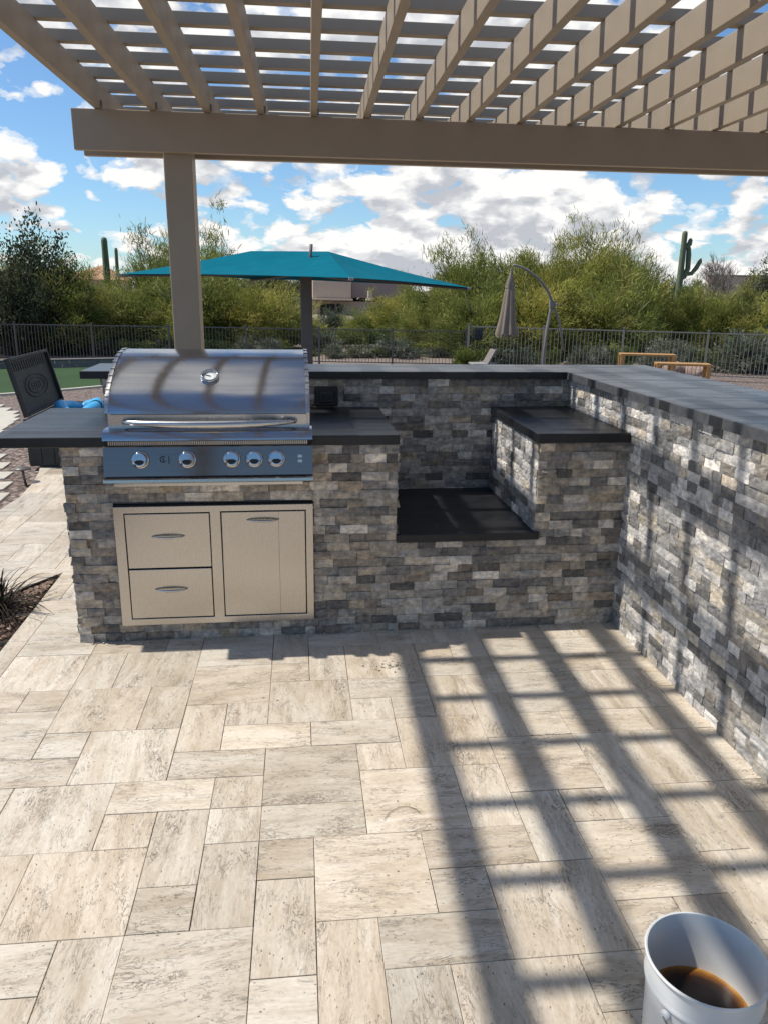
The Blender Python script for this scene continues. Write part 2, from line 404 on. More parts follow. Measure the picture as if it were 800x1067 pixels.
# ------------------------------------------------------------------ ground
def gz(y, x=0):
    if y < 4.6: z = 0
    elif y < 14: z = -.8*(y-4.6)/9.4
    elif y < 32: z = -.8
    else: z = -.8 + min(2.2, (y-32)*.018)
    return z - .03
ys = [-400, -60, -12, 0, 2, 3, 4, 4.6, 6, 8, 10, 12, 14, 17, 20, 24, 28, 32, 40, 55, 70, 85, 120, 250, 900]
xs = [-900, -200, -60, -30, -15, -8, -5, -3, 0, 3, 6, 10, 20, 40, 90, 250, 900]
g = MB(); vs_ = [(x, y, gz(y)) for y in ys for x in xs]; nx = len(xs)
g.add(vs_, [(j*nx+i, j*nx+i+1, (j+1)*nx+i+1, (j+1)*nx+i) for j in range(len(ys)-1) for i in range(nx-1)])
tag(g.build('ground', MT['gravel']), kind='structure')

# patio of travertine in its real joint layout (module .1533 m)
MOD, TH, OU, OV = .1533, R(-.75), .097, .152
q_cells = """-15 -13 -12 -10;-14 -13 -10 -9;-13 -12 -11 -9;-13 -12 -12 -11;-12 -11 -12 -10;-12 -11 -9 -8;-12 -11 -10 -9;-13 -11 -14 -12;-11 -10 -11 -10;-11 -10 -13 -11;-11 -10 -14 -13;-14 -13 -14 -12;-15 -14 -13 -12;-17 -15 -12 -10;-10 -8 -12 -10;-11 -9 -10 -9;-9 -7 -10 -8;-8 -6 -11 -10;-6 -5 -11 -9;-8 -7 -12 -11;-9 -7 -13 -12;-7 -5 -13 -11;-5 -3 -12 -10;-5 -4 -13 -12;-6 -5 -14 -13;-9 -8 -15 -13;-8 -6 -15 -13;-10 -9 -14 -12;-16 -14 -10 -8;-18 -16 -10 -8;-14 -12 -9 -8;-11 -9 -9 -7;-9 -8 -8 -7;-8 -6 -8 -6;-7 -6 -10 -8;-6 -4 -9 -7;-5 -4 -10 -9;-4 -3 -10 -7;-3 -1 -9 -7;-3 -2 -11 -9;-2 -1 -10 -9;-16 -15 -7 -6;-15 -13 -8 -6;-17 -15 -8 -7;-18 -16 -7 -5;-17 -16 -5 -4;-18 -17 -5 -4;-13 -12 -7 -5;-12 -10 -7 -6;-12 -11 -6 -5;-13 -11 -8 -7;-11 -9 -6 -4;-10 -8 -7 -6;-9 -8 -6 -5;-8 -7 -6 -5;-9 -7 -5 -4;-9 -7 -4 -2;-7 -6 -6 -4;-6 -5 -5 -4;-7 -5 -4 -3;-7 -6 -3 -2;-6 -5 -3 -2;-10 -8 -2 -1;-8 -7 -2 -1;-11 -10 -4 -3;-10 -9 -4 -2;-11 -10 -3 -1;-13 -11 -3 -1;-13 -11 -5 -3;-16 -15 -4 -2;-15 -13 -4 -2;-16 -14 -2 -1;-14 -13 -2 -1;-18 -16 -4 -2;-18 -16 -2 -1;-16 -14 -6 -4;-14 -13 -6 -4;-5 -4 -7 -6;-6 -5 -7 -5;-4 -2 -7 -6;-2 -1 -7 -6;-5 -3 -6 -4;-3 -1 -6 -4;-5 -3 -4 -2;-3 -2 -4 -3;-3 -1 -3 -2"""
tiles = []; occ = set()
for t in q_cells.split(';'):
    u0, u1, v0, v1 = map(int, t.split())
    cells = {(a, b_) for a in range(u0, u1) for b_ in range(v0, v1)}
    if cells & occ: continue
    occ |= cells; tiles.append((u0, u1, v0, v1))
rt = random.Random(5)
U0, U1, V0, V1 = -38, 34, -48, 32
for v in range(V1-1, V0-1, -1):
    for u in range(U0, U1):
        if (u, v) in occ: continue
        for w_, h_ in rt.sample([(2, 2), (2, 2), (2, 1), (1, 2), (3, 2)], 5)+[(1, 1)]:
            cells = {(a, b_) for a in range(u, u+w_) for b_ in range(v-h_+1, v+1)}
            if not (cells & occ): break
        occ |= cells; tiles.append((u, u+w_, v-h_+1, v+1))
PATIO = [(5, -7), (5, 4.5), (-3.75, 4.5), (-3.66, 3.6), (-3.6, 3.36), (-3.53, 2.95), (-3.495, 2.55), (-3.52, 2.15), (-3.68, 1.7), (-4.0, 1.2), (-4.6, .6), (-5.4, -.1), (-5.4, -1.6), (-4.3, -1.6), (-3.5, -.27), (-2.745, .9), (-2.745, -7)]
def clip(poly, rect):
    """Sutherland-Hodgman: polygon clipped to a convex quad (counter-clockwise)"""
    out = list(poly)
    for i in range(len(rect)):
        a = rect[i]; b = rect[(i+1) % len(rect)]; inp = out; out = []
        if not inp: return []
        def side(p): return (b[0]-a[0])*(p[1]-a[1])-(b[1]-a[1])*(p[0]-a[0])
        for j in range(len(inp)):
            p = inp[j]; q = inp[(j+1) % len(inp)]; sp = side(p); sq = side(q)
            if sp >= 0: out.append(p)
            if (sp >= 0) != (sq >= 0):
                t = sp/(sp-sq); out.append((p[0]+(q[0]-p[0])*t, p[1]+(q[1]-p[1])*t))
    return out
pm = MB(); uvs = []
ct, st = math.cos(TH), math.sin(TH)
def tile2w(u, v):
    a = u*MOD+OU; b_ = v*MOD+OV
    return (a*ct-b_*st, a*st+b_*ct)
for (u0, u1, v0, v1) in tiles:
    ga = .0005+.0013*rt.random()**2; g_ = ga/MOD
    rect = [tile2w(u0+g_, v0+g_), tile2w(u1-g_, v0+g_), tile2w(u1-g_, v1-g_), tile2w(u0+g_, v1-g_)]
    pl = clip(PATIO, rect)
    if len(pl) < 3: continue
    area = .5*sum(pl[i][0]*pl[(i+1) % len(pl)][1]-pl[(i+1) % len(pl)][0]*pl[i][1] for i in range(len(pl)))
    if abs(area) < 2e-5: continue
    if area < 0: pl.reverse()
    z = rt.uniform(-.0006, .0005)
    k = len(pl); d = .0011
    cx = sum(p[0] for p in pl)/k; cy = sum(p[1] for p in pl)/k
    inner = [(p[0]+(cx-p[0])*d/max(.02, math.hypot(cx-p[0], cy-p[1]))*1.4, p[1]+(cy-p[1])*d/max(.02, math.hypot(cx-p[0], cy-p[1]))*1.4) for p in pl]
    tn_ = rt.gauss(.99, .075); wr = rt.uniform(-.02, .028)
    tone = (tn_*(1+wr), tn_, tn_*(1-wr))
    pv_ = [(p[0], p[1], z) for p in inner]+[(p[0], p[1], z-d*.8) for p in pl]+[(p[0], p[1], -.05) for p in pl]
    fs = [tuple(range(k))]+[(i+k, (i+1) % k+k, (i+1) % k, i) for i in range(k)]+[(i+2*k, (i+1) % k+2*k, (i+1) % k+k, i+k) for i in range(k)]
    pm.add(pv_, fs, tone)
    ang = (0 if rt.random() < .5 else math.pi/2)+rt.uniform(-.1, .1)
    if (u1-u0) > (v1-v0): ang = rt.uniform(-.08, .08)
    if (u1-u0) < (v1-v0): ang = math.pi/2+rt.uniform(-.08, .08)
    ox, oy = rt.uniform(0, 60), rt.uniform(0, 60)
    ca, sa = math.cos(ang), math.sin(ang)
    for f in fs:
        for i in f:
            x, y, zz_ = pv_[i]; uvs.append((x*ca+y*sa+ox, -x*sa+y*ca+oy))
tag(pm.build('patio', MT['trav'], tones=True, uvs=uvs), kind='structure')
jm = MB(); jm.add([(x, y, -.006) for x, y in PATIO], [tuple(reversed(range(len(PATIO))))] if False else [tuple(range(len(PATIO)))])
tag(jm.build('joint_sand', MT['joint']), kind='structure')
# planting bed with mulch
pb = MB(); rb = random.Random(3)
NB = 46
bedv = []; bedf = []
BED = [(-2.752, .885), (-3.49, -.27), (-4.3, -1.52), (-4.3, -3.2), (-2.752, -3.2)]
for j in range(NB+1):
    yy = .885-(4.085)*j/NB
    # left limit of the bed at this y
    if yy > -.27: xl = -2.752+(yy-.885)*(3.49-2.752)/(.885+.27)
    elif yy > -1.52: xl = -3.49+(yy+.27)*(4.3-3.49)/1.25
    else: xl = -4.3
    for i in range(13):
        x = -2.752+(xl+2.752)*i/12
        bedv.append((x, yy, -.022+rb.uniform(-.006, .010) if 0 < i < 12 else -.025))
for j in range(NB):
    for i in range(12):
        a = j*13+i; bedf.append((a, a+1, a+14, a+13))
pb.add(bedv, bedf); tag(pb.build('planting_bed', MT['mulch']), kind='structure')
chips = MB()
for k in range(2600):
    yy = rb.uniform(-1.6, .8)
    xl = -2.752+(yy-.885)*(.738)/(1.155) if yy > -.27 else -3.49+(yy+.27)*.648
    x = rb.uniform(xl+.02, -2.77)
    m_ = Matrix.Translation((x, yy, -.010)) @ Matrix.Rotation(rb.uniform(0, 6.3), 4, 'Z') @ Matrix.Rotation(rb.uniform(-.5, .5), 4, 'X')
    l = rb.uniform(.003, .013); w_ = rb.uniform(.0015, .0045); c_ = rb.choice([(.16, .10, .07), (.28, .18, .12), (.09, .055, .04), (.33, .25, .19)])
    chips.box(-l, l, -w_, w_, -.0015, .0015, m_, c_)
m_ch, n, b = mat('chips', rough=.9); n.links.new(attr(n), b.inputs['Base Color'])
tag(chips.build('mulch_chips', m_ch, tones=True), kind='stuff', label='reddish bark mulch chips scattered in the corner planting bed', cat='mulch')
# black plastic edging between bed and patio
ed = MB()
def strip(mb, p, q, w, z0, z1):
    d = Vector((q[0]-p[0], q[1]-p[1], 0)); n_ = Vector((-d.y, d.x, 0)).normalized()*w/2
    P = Vector((p[0], p[1], 0)); Q = Vector((q[0], q[1], 0))
    v = [P-n_, Q-n_, Q+n_, P+n_]
    mb.add([(a.x, a.y, z0) for a in v]+[(a.x, a.y, z1) for a in v], [(0,3,2,1),(4,5,6,7),(0,1,5,4),(1,2,6,5),(2,3,7,6),(3,0,4,7)])
strip(ed, (-2.765, .862), (-3.49, -.28), .008, -.03, .001)
tag(ed.build('bed_edging', MT['black metal']), 'thin black plastic edging strip along the corner planting bed', 'edging')

# lawn, kerbs, low block wall behind the lawn
lw = MB(); LZ = -.815
P0 = at(-80, 415.5, Z=LZ); P1 = at(130, 400.5, Z=LZ); P2 = at(240, 379, Z=LZ); P3 = at(-80, 386.2, Z=LZ)
near = [P0.lerp(P1, t)+Vector((0, -.35*math.sin(math.pi*t), 0)) for t in [i/12 for i in range(13)]]
lw.add([(p.x, p.y, LZ) for p in near]+[(P2.x, P2.y, LZ), (P3.x, P3.y, LZ)], [tuple(range(15))])
tag(lw.build('lawn', MT['turf']), kind='structure')
kb = MB()
for a, b_ in zip(near[:-1], near[1:]): strip(kb, (a.x, a.y-.03), (b_.x, b_.y-.03), .13, LZ-.06, LZ+.03)
tag(kb.build('lawn_kerb', MT['paver']), 'pale curved stone kerb edging the front of the artificial lawn', 'kerb')
bw = MB(); rb = random.Random(9)
A_, B_ = Vector((P3.x, P3.y, 0)), Vector((P2.x, P2.y, 0)); L_ = (B_-A_).length; ux = (B_-A_).normalized()
ang = math.atan2(ux.y, ux.x)
mw = Matrix.Translation((A_.x, A_.y, LZ)) @ Matrix.Rotation(ang, 4, 'Z')
for r_ in range(2):
    x = -.2*r_
    while x < L_:
        bw.box(x+.004, x+.396, rb.uniform(-.006, .006), .2, r_*.115-.02, r_*.115+.09, mw); x += .4
bw.box(-.2, L_+.2, -.02, .22, .21, .245, mw)
tag(bw.build('retaining_wall', MT['block'], bevel=.006), 'low grey block retaining wall behind the artificial lawn', 'wall')

# stepping slabs in the gravel, left
def gzt(y): return gz(y)
right_ends = [(8, 521, .0), (15, 505, 0), (20, 494, 0), (25, 482, 0), (28, 470, 0), (30, 461, 0)]
ri = [(-3.62, 2.50), (-3.72, 2.86), (-3.83, 3.22), (-3.97, 3.60), (-4.13, 3.98), (-4.30, 4.40), (-4.48, 4.86), (-4.66, 5.34), (-4.83, 5.85), (-4.98, 6.4), (-5.12, 7.0), (-5.28, 7.65), (-5.50, 8.35), (-5.78, 9.1), (-6.15, 9.9), (-6.6, 10.8), (-7.2, 11.8)]
rb = random.Random(12)
steps = ['closest to the patio corner', 'second out from the patio corner', 'third out from the patio corner', 'fourth out, beside the deck box', 'fifth out, behind the path light']
for i, (x, y) in enumerate(ri):
    dd = (.25 if i < 5 else .25+.030*(i-4)); w_ = 1.15+rb.uniform(-.08, .08)
    mb = MB(); z = gz(y+dd/2)
    mm_ = Matrix.Translation((x, y, 0)) @ Matrix.Rotation(R(1.5+rb.uniform(-1.5, 1.5)), 4, 'Z')
    mb.box(-w_, 0, 0, dd, z-.03, z+.014, mm_)
    if i < 5: lab = 'cream rectangular stepping slab in the gravel, '+steps[i]
    else: lab = 'small distant cream stepping slab in the curving gravel path towards the lawn'
    tag(mb.build('stepping_slab', MT['paver'], bevel=.006), lab, 'paver', 'cream stepping slabs of the gravel path')

# ------------------------------------------------------------------ stone kitchen island
isl = thing('kitchen_island', (0, 0, 0), 'L-shaped outdoor kitchen counter clad in grey split-face stone with black slab tops', 'kitchen island')
PAL = [((.13, .127, .122), 2.6), ((.20, .196, .188), 3.6), ((.29, .283, .27), 4), ((.38, .37, .35), 4), ((.34, .31, .265), 4), ((.46, .425, .365), 3.4), ((.53, .505, .465), 2.8), ((.62, .595, .55), 1.8), ((.40, .34, .26), .8), ((.24, .215, .185), 2.6)]
PAL_SUNLIT = [((.15, .15, .148), 2.2), ((.23, .23, .228), 4), ((.33, .33, .332), 4), ((.46, .458, .452), 4), ((.38, .36, .32), 2), ((.58, .57, .555), 4), ((.68, .67, .645), 3), ((.54, .49, .41), .9), ((.22, .205, .185), 2)]  # lighter, cooler stones: sunlight on the side faces is put into the colours
ROW = .0395
def stone_face(mb, O, du, dn, L, z0, z1, holes=(), seed=1, pal=PAL, warm=1.0, depth=(.0, .013), lens=(.07, .13), rel=1.0):
    """ledger stones on a vertical face: origin O, run direction du, outward normal dn"""
    rs = random.Random(seed); nr = np.random.RandomState(seed)
    cols = [c for c, w in pal]; wts = [w for c, w in pal]
    nrow = round((z1-z0)/ROW); rh = (z1-z0)/nrow
    O = np.array(O, float); du = np.array(du, float); dn = np.array(dn, float)
    for r in range(nrow):
        za, zb = z0+r*rh, z0+(r+1)*rh; zm = (za+zb)/2
        segs = [(0.0, L)]
        for (h0, h1, hz0, hz1) in holes:
            if hz0 < zm < hz1:
                ns = []
                for a, b in segs:
                    if h1 <= a or h0 >= b: ns.append((a, b)); continue
                    if h0 > a: ns.append((a, h0))
                    if h1 < b: ns.append((h1, b))
                segs = ns
        for a, b in segs:
            x = a; first = True
            while x < b-1e-4:
                l = rs.uniform(*lens)
                if rs.random() < .12: l *= .6
                if first: l *= rs.uniform(.35, 1); first = False
                if b-(x+l) < .03: l = b-x
                c = rs.choices(cols, wts)[0]; j = rs.gauss(1, .10); tone = (c[0]*j*warm, c[1]*j, c[2]*j/warm)
                d0 = rs.uniform(*depth); tilt = rs.gauss(0, .0022); tilt2 = rs.gauss(0, .0018)
                gp = .0005
                nxs = max(3, int(l/.018)); nz = 3
                xx = np.linspace(x+gp, x+l-gp, nxs+1); zs_ = np.linspace(za+gp, zb-gp, nz+1)
                X, Z = np.meshgrid(xx, zs_)
                D = d0+nr.normal(0, .0016*rel, X.shape)+rel*tilt*np.linspace(-1, 1, nxs+1)[None, :]+rel*tilt2*np.linspace(-1, 1, nz+1)[:, None]
                edge = np.zeros(X.shape); edge[0, :] = 1; edge[-1, :] = 1; edge[:, 0] = 1; edge[:, -1] = 1
                D -= edge*rel*(.0014+np.abs(nr.normal(0, .0013, X.shape)))
                D = np.maximum(D, .0005)
                P = O[None, None, :]+X[..., None]*du+D[..., None]*dn; P[..., 2] = Z
                w = nxs+1; h = nz+1
                vs = [tuple(p) for p in P.reshape(-1, 3)]
                fs = [(jj*w+ii, jj*w+ii+1, (jj+1)*w+ii+1, (jj+1)*w+ii) for jj in range(nz) for ii in range(nxs)]
                per = [(0, i_) for i_ in range(w)]+[(j_, nxs) for j_ in range(1, h)]+[(nz, i_) for i_ in range(nxs-1, -1, -1)]+[(j_, 0) for j_ in range(nz-1, 0, -1)]
                base_ = len(vs)
                for (j_, i_) in per:
                    p = O+X[j_, i_]*du-.018*dn; vs.append((p[0], p[1], Z[j_, i_]))
                k = len(per)
                for q_ in range(k):
                    j1, i1 = per[q_]; j2, i2 = per[(q_+1) % k]
                    fs.append((j1*w+i1, base_+q_, base_+(q_+1) % k, j2*w+i2))
                mb.add(vs, fs, tone); x += l
DOOR = (-2.242, -1.408, .078, .617)
XL = -2.431
fw = MB()
stone_face(fw, (XL, 0, 0), (1, 0, 0), (0, -1, 0), -XL, 0, .869,
           holes=[(DOOR[0]-XL, DOOR[1]-XL, DOOR[2], DOOR[3]), (-2.236-XL, -1.414-XL, .728, 1), (-1.043-XL, -.413-XL, .427, 1)], seed=21, warm=1.09)
fw.build('front_stone_facing', MT['stone'], isl, tones=True)
fw = MB(); stone_face(fw, (XL, .812, 0), (1, 0, 0), (0, -1, 0), -XL, .43, 1.06, seed=5, warm=1.04)
fw.build('bar_stone_facing', MT['stone'], isl, tones=True)
fw = MB(); stone_face(fw, (.0, .80, 0), (0, -1, 0), (-1, 0, 0), 3.3, 0, 1.06, seed=8, warm=1.04, depth=(0, .007), pal=PAL_SUNLIT, rel=.55, lens=(.065, .115))
fw.build('side_stone_facing', MT['stone'], isl, tones=True)
fw = MB(); stone_face(fw, (-.415, .80, 0), (0, -1, 0), (-1, 0, 0), .80, .466, .869, seed=4, warm=1.04, depth=(0, .008), pal=PAL_SUNLIT, rel=.7)
fw.build('niche_stone_facing', MT['stone'], isl, tones=True)
fw = MB(); stone_face(fw, (-1.043, .0, 0), (0, 1, 0), (1, 0, 0), .80, .466, .869, seed=14)
fw.build('niche_stone_facing', MT['stone'], isl, tones=True)
fw = MB(); stone_face(fw, (XL, 1.03, 0), (0, -1, 0), (-1, 0, 0), 1.03, 0, .869, seed=31)
stone_face(fw, (XL, 1.03, 0), (0, -1, 0), (-1, 0, 0), .21, .871, 1.06, seed=33)
fw.build('end_stone_facing', MT['stone'], isl, tones=True)
fw = MB(); stone_face(fw, (.0, -2.5, 0), (1, 0, 0), (0, -1, 0), .25, 0, 1.06, seed=35); fw.build('end_stone_facing', MT['stone'], isl, tones=True)
cr = MB()
def core(x0, x1, y0, y1, z0, z1): cr.box(x0, x1, y0, y1, z0, z1)
core(XL+.012, -2.25, .012, .80, 0, .865); core(-2.25, -1.40, .55, .795, 0, .862); core(-1.40, -1.055, .012, .79, 0, .866)
core(-1.052, -.405, .012, .79, 0, .424); core(-.402, -.012, .012, .79, 0, .866)
core(XL+.012, .25, .824, 1.03, 0, 1.057); core(.012, .25, -2.49, .82, 0, 1.055)
cr.box(-2.252, -1.398, .012, .56, 0, .074); cr.box(-2.252, -1.398, .012, .56, .622, .722)
cr.build('masonry_core', MT['core'], isl)
def slab(x0, x1, y0, y1, z0, z1, name='countertop', mt='slab'):
    mb = MB(); mb.box(x0, x1, y0, y1, z0, z1); return mb.build(name, MT[mt], isl, bevel=.0035)
slab(-2.695, -2.238, -.016, .808, .870, .912)
slab(-1.412, -1.036, -.016, .808, .870, .912)
slab(-2.236, -1.414, .69, .808, .870, .910)
slab(-.430, .0, -.016, .808, .870, .912)
slab(-1.041, -.392, -.016, .808, .427, .464, 'niche_shelf')
slab(-2.53, .60, .787, 1.212, 1.0605, 1.098, 'bar_top', 'barslab')
slab(-.0225, .60, -2.55, .785, 1.0605, 1.0978, 'bar_top', 'barslab')
# edge tiles on the fronts of the bar tops
et = MB(); re_ = random.Random(4); x = -2.532
while x < -.03:
    l = min(re_.choice([.3, .3, .15, .1]), -.0245-x); t_ = re_.choice([.010, .016, .008]); et.box(x+.001, x+l-.001, .783, .7868, 1.0602, 1.0965, None, (t_, t_, t_*1.1)); x += l
et.build('bar_edge', MT['baredge'], isl, tones=True)
et = MB(); y = .783; k = 0
while y > -2.55:
    l = .30 if k % 2 == 0 else .085; t_ = .075 if k % 2 == 0 else .022
    et.box(-.0275, -.0227, y-l+.001, y-.001, 1.0602, 1.0965, None, (t_, t_*1.03, t_*1.1)); y -= l; k += 1
et.build('bar_edge', MT['baredge'], isl, tones=True)

# outlet on the bar wall
ot = thing('outlet_box', (-1.31, .80, .96), 'dark grey weatherproof outlet box on the bar wall right of the grill', 'outlet')
mb = MB(); mb.box(-1.372, -1.250, .765, .800, .920, 1.02); mb.build('box_body', MT['black metal'], ot, bevel=.008)
mb = MB(); mb.box(-1.345, -1.277, .752, .766, .942, .998); cv = mb.build('cover', MT['box plastic'], ot, bevel=.006)
mb = MB(); mb.box(-1.33, -1.292, .747, .753, .957, .983); mb.build('window_panel', MT['window glass'], ot, bevel=.003)

# ------------------------------------------------------------------ access door and drawers
dr = thing('storage_drawers', ((DOOR[0]+DOOR[1])/2, 0, DOOR[2]), 'brushed steel double drawer and door unit set in the stone below the grill', 'cabinet')
def frame(mb, x0, x1, z0, z1, holes, y0, y1):
    """plate with rectangular openings made of butted strips"""
    xs_ = sorted({x0, x1, *[h[0] for h in holes], *[h[1] for h in holes]}); zs_ = sorted({z0, z1, *[h[2] for h in holes], *[h[3] for h in holes]})
    vs = {}; V = []; F_ = []
    def vid(i, j, y):
        if (i, j, y) not in vs: vs[(i, j, y)] = len(V); V.append((xs_[i], y, zs_[j]))
        return vs[(i, j, y)]
    solid = {}
    for i in range(len(xs_)-1):
        for j in range(len(zs_)-1):
            xm = (xs_[i]+xs_[i+1])/2; zm = (zs_[j]+zs_[j+1])/2
            solid[(i, j)] = not any(h[0] < xm < h[1] and h[2] < zm < h[3] for h in holes)
    for (i, j), s_ in solid.items():
        if not s_: continue
        F_.append((vid(i, j, y0), vid(i+1, j, y0), vid(i+1, j+1, y0), vid(i, j+1, y0)))
        for (di, dj, a, b_) in ((-1, 0, (i, j+1), (i, j)), (1, 0, (i+1, j), (i+1, j+1)), (0, -1, (i, j), (i+1, j)), (0, 1, (i+1, j+1), (i, j+1))):
            if not solid.get((i+di, j+dj), False):
                F_.append((vid(*b_, y0), vid(*a, y0), vid(*a, y1), vid(*b_, y1)))
    mb.add(V, F_)
d1 = (-2.196, -1.848, .344, .585); d2 = (-2.204, -1.850, .112, .337); d3 = (-1.797, -1.443, .112, .587)
mb = MB(); frame(mb, DOOR[0], DOOR[1], DOOR[2], DOOR[3], [(-2.2, -1.845, .108, .589), (-1.801, -1.439, .108, .591)], -.022, .0)
mb.build('frame', MT['doorsteel'], dr, bevel=.0015)
mb = MB(); mb.box(DOOR[0]-.004, DOOR[1]+.004, -.005, .012, DOOR[2]-.004, DOOR[3]+.004); mb.build('gap_backing', MT['dark gap'], dr)  # dark sheet behind the frame, showing through the gaps
def handle(par, cx, cz, w, yb, proud=.022, th=.0048, name='handle', bow=.008):
    mb = MB(); pts = []; rr = []
    for i in range(17):
        t = i/16; s_ = math.sin(math.pi*t)
        pts.append((cx-w/2+w*t, yb-proud*s_**.55, cz-bow*s_*.25)); rr.append(th*(.55+.75*s_))
    mb.tube(pts, rr, 10, sq=.9); mb.build(name, MT['steel'], par, smooth=True)
for (a, b_, c_, d_), nm in ((d1, 'drawer'), ((-2.196, -1.849, .112, .337), 'drawer'), (d3, 'door')):
    mb = MB(); mb.box(a, b_, -.0235, .008, c_, d_); o = mb.build(nm, MT['doorsteel'], dr, bevel=.002)
    cx = (a+b_)/2
    if nm == 'door': handle(o, -1.622, .552, .135, -.024)
    else: handle(o, cx, (c_+d_)/2+.022, .135, -.024)
mb = MB(); mb.box(-1.5565, -1.5555, -.0242, -.0230, .114, .585); mb.build('seam', MT['dark gap'], dr)

# ------------------------------------------------------------------ grill
GX0, GX1 = -2.238, -1.413
gr = thing('gas_grill', ((GX0+GX1)/2, .0, .735), 'large stainless built-in gas grill with domed lid set into the stone counter', 'grill')
prof = [(.0, 1.006), (-.048, 1.012), (-.041, 1.035), (-.026, 1.062), (-.004, 1.088), (.024, 1.112), (.060, 1.137), (.100, 1.160), (.150, 1.184), (.205, 1.205), (.262, 1.220), (.325, 1.230), (.42, 1.235), (.52, 1.222), (.585, 1.185), (.62, 1.12), (.63, 1.00), (.63, .93), (.0, .93)]
# resample front curve smoothly
def smoothp(p, k=4):
    out = []
    n_ = len(p)
    for i in range(n_-1):
        p0 = p[max(i-1, 0)]; p1 = p[i]; p2 = p[i+1]; p3 = p[min(i+2, n_-1)]
        for j in range(k):
            t = j/k
            out.append(tuple(.5*((2*p1[c])+(-p0[c]+p2[c])*t+(2*p0[c]-5*p1[c]+4*p2[c]-p3[c])*t*t+(-p0[c]+3*p1[c]-3*p2[c]+p3[c])*t**3) for c in (0, 1)))
    out.append(p[-1]); return out
curve = smoothp(prof[1:16], 4)
hx0, hx1 = GX0+.008, GX1-.008
mb = MB(); full = [prof[0]]+curve+prof[16:]
mb.extr(full, hx0+.01, hx1-.01)
hood = mb.build('hood', MT['hoodsteel'], gr, smooth=True, auto=35)
# rolled end bands with small ribs
for xa, xb in ((hx0-.004, hx0+.0115), (hx1-.0115, hx1+.004)):
    mb = MB(); big_ = [(y_*1.0+(-.004 if y_ < .3 else .004), z_+.003) for y_, z_ in full]
    mb.extr(big_, xa, xb)
    for i in range(2, len(curve)-14, 4):
        y_, z_ = curve[i]; y2, z2 = curve[i+1]
        mb.extr([(y_-.007, z_+.005), (y2-.007, z2+.005), (y2+.002, z2), (y_+.002, z_)], xa-.001, xb+.001)
    mb.build('hood_end_band', MT['steel'], gr, smooth=True, auto=30)
# front strip below the dome
mb = MB(); mb.box(hx0+.006, hx1-.006, -.012, .01, .948, 1.005); mb.build('hood_skirt', MT['steel'], gr, bevel=.002)
# handle: long bowed bar
mb = MB(); pts = []; rr = []
for i in range(33):
    t = i/32; s_ = math.sin(math.pi*t)
    pts.append((-2.172+.70*t, -.028-.062*s_**.5, .978-.004*s_)); rr.append(.006+.0105*s_**.5)
mb.tube(pts, rr, 14); mb.build('hood_handle', MT['steel'], gr, smooth=True)
for xh in (-2.163, -1.481):
    mb = MB(); mb.tube([(xh, -.010, .978), (xh, -.040, .978)], .010, 12); mb.build('handle_mount', MT['steel'], gr, smooth=True)
# thermometer on the dome
tp = Vector((-1.826, .072, 1.146)); nrm = Vector((0, -.60, .80)).normalized()
mt_ = Matrix.Translation(tp) @ nrm.to_track_quat('Z', 'Y').to_matrix().to_4x4()
mb = MB(); mb.lathe([(.036, -.004), (.038, .006), (.037, .013), (.033, .016), (.029, .014), (.027, .009), (.027, .0)], 32, mt_)
th_ = mb.build('thermometer', MT['chrome'], gr, smooth=True)
mb = MB(); mb.lathe([(.0, .006), (.027, .006)], 32, mt_); mb.build('dial', MT['dial'], th_)
mb = MB(); mb.box(-.0015, .0015, -.004, .020, .0075, .009, mt_ @ Matrix.Rotation(R(70), 4, 'Z'))
for k in range(9):
    mb.box(-.0008, .0008, .019, .024, .0068, .0075, mt_ @ Matrix.Rotation(R(-120+30*k), 4, 'Z'))
mb.build('needle', MT['black metal'], th_)
# control panel: shelf, vent strip, sloping face, drip lip
px0, px1 = GX0-.004, GX1+.004
mb = MB(); mb.extr([(.02, .930), (.02, .950), (-.055, .952), (-.084, .944), (-.094, .932), (-.098, .912), (-.09, .910), (-.08, .912)], px0, px1)
mb.build('top_ledge', MT['hoodsteel'], gr, smooth=True, auto=30)
mb = MB(); mb.box(px0+.003, px1-.003, -.084, .02, .889, .9115); vst = mb.build('vent_strip', MT['dark gap'], gr)
mb = MB(); x = px0+.02
while x < px1-.02:
    mb.box(x, x+.004, -.090, -.0838, .892, .908); x += .0082
mb.build('vent_fins', MT['steel'], gr)
mb = MB(); mb.extr([(.02, .889), (-.094, .889), (-.099, .885), (-.122, .772), (-.118, .766), (.02, .766)], px0+.001, px1-.001)
pan = mb.build('control_panel', MT['panelsteel'], gr, smooth=True, auto=25)
mb = MB(); mb.extr([(.02, .764), (-.124, .764), (-.136, .760), (-.138, .749), (-.132, .744), (-.11, .742), (.02, .738)], px0, px1)
mb.build('drip_lip', MT['doorsteel'], gr, smooth=True, auto=30)
mb = MB(); mb.box(px0+.03, px1-.04, -.09, .01, .722, .737); mb.build('grease_tray', MT['steel'], gr, bevel=.002)
def ring(mb, r0, r1, a0, a1, z0, z1, m_, cx=0, cy=0, k=20):
    vs = []; fs = []
    for i in range(k+1):
        a = a0+(a1-a0)*i/k
        for r_, z_ in ((r0, z0), (r1, z0), (r1, z1), (r0, z1)): vs.append(m_ @ Vector((cx+r_*math.cos(a), cy+r_*math.sin(a), z_)))
    for i in range(k):
        for c in range(4): fs.append((i*4+c, i*4+(c+1) % 4, i*4+4+(c+1) % 4, i*4+4+c))
    fs.append((0, 1, 2, 3)); mb.add(vs, fs)
pn = Vector((0, -.98, .2)).normalized(); pq = pn.to_track_quat('Z', 'Y').to_matrix().to_4x4()
def onpanel(x, z): return Vector((x, -.099-(.885-z)*(.023/.113), z))
kn0 = None
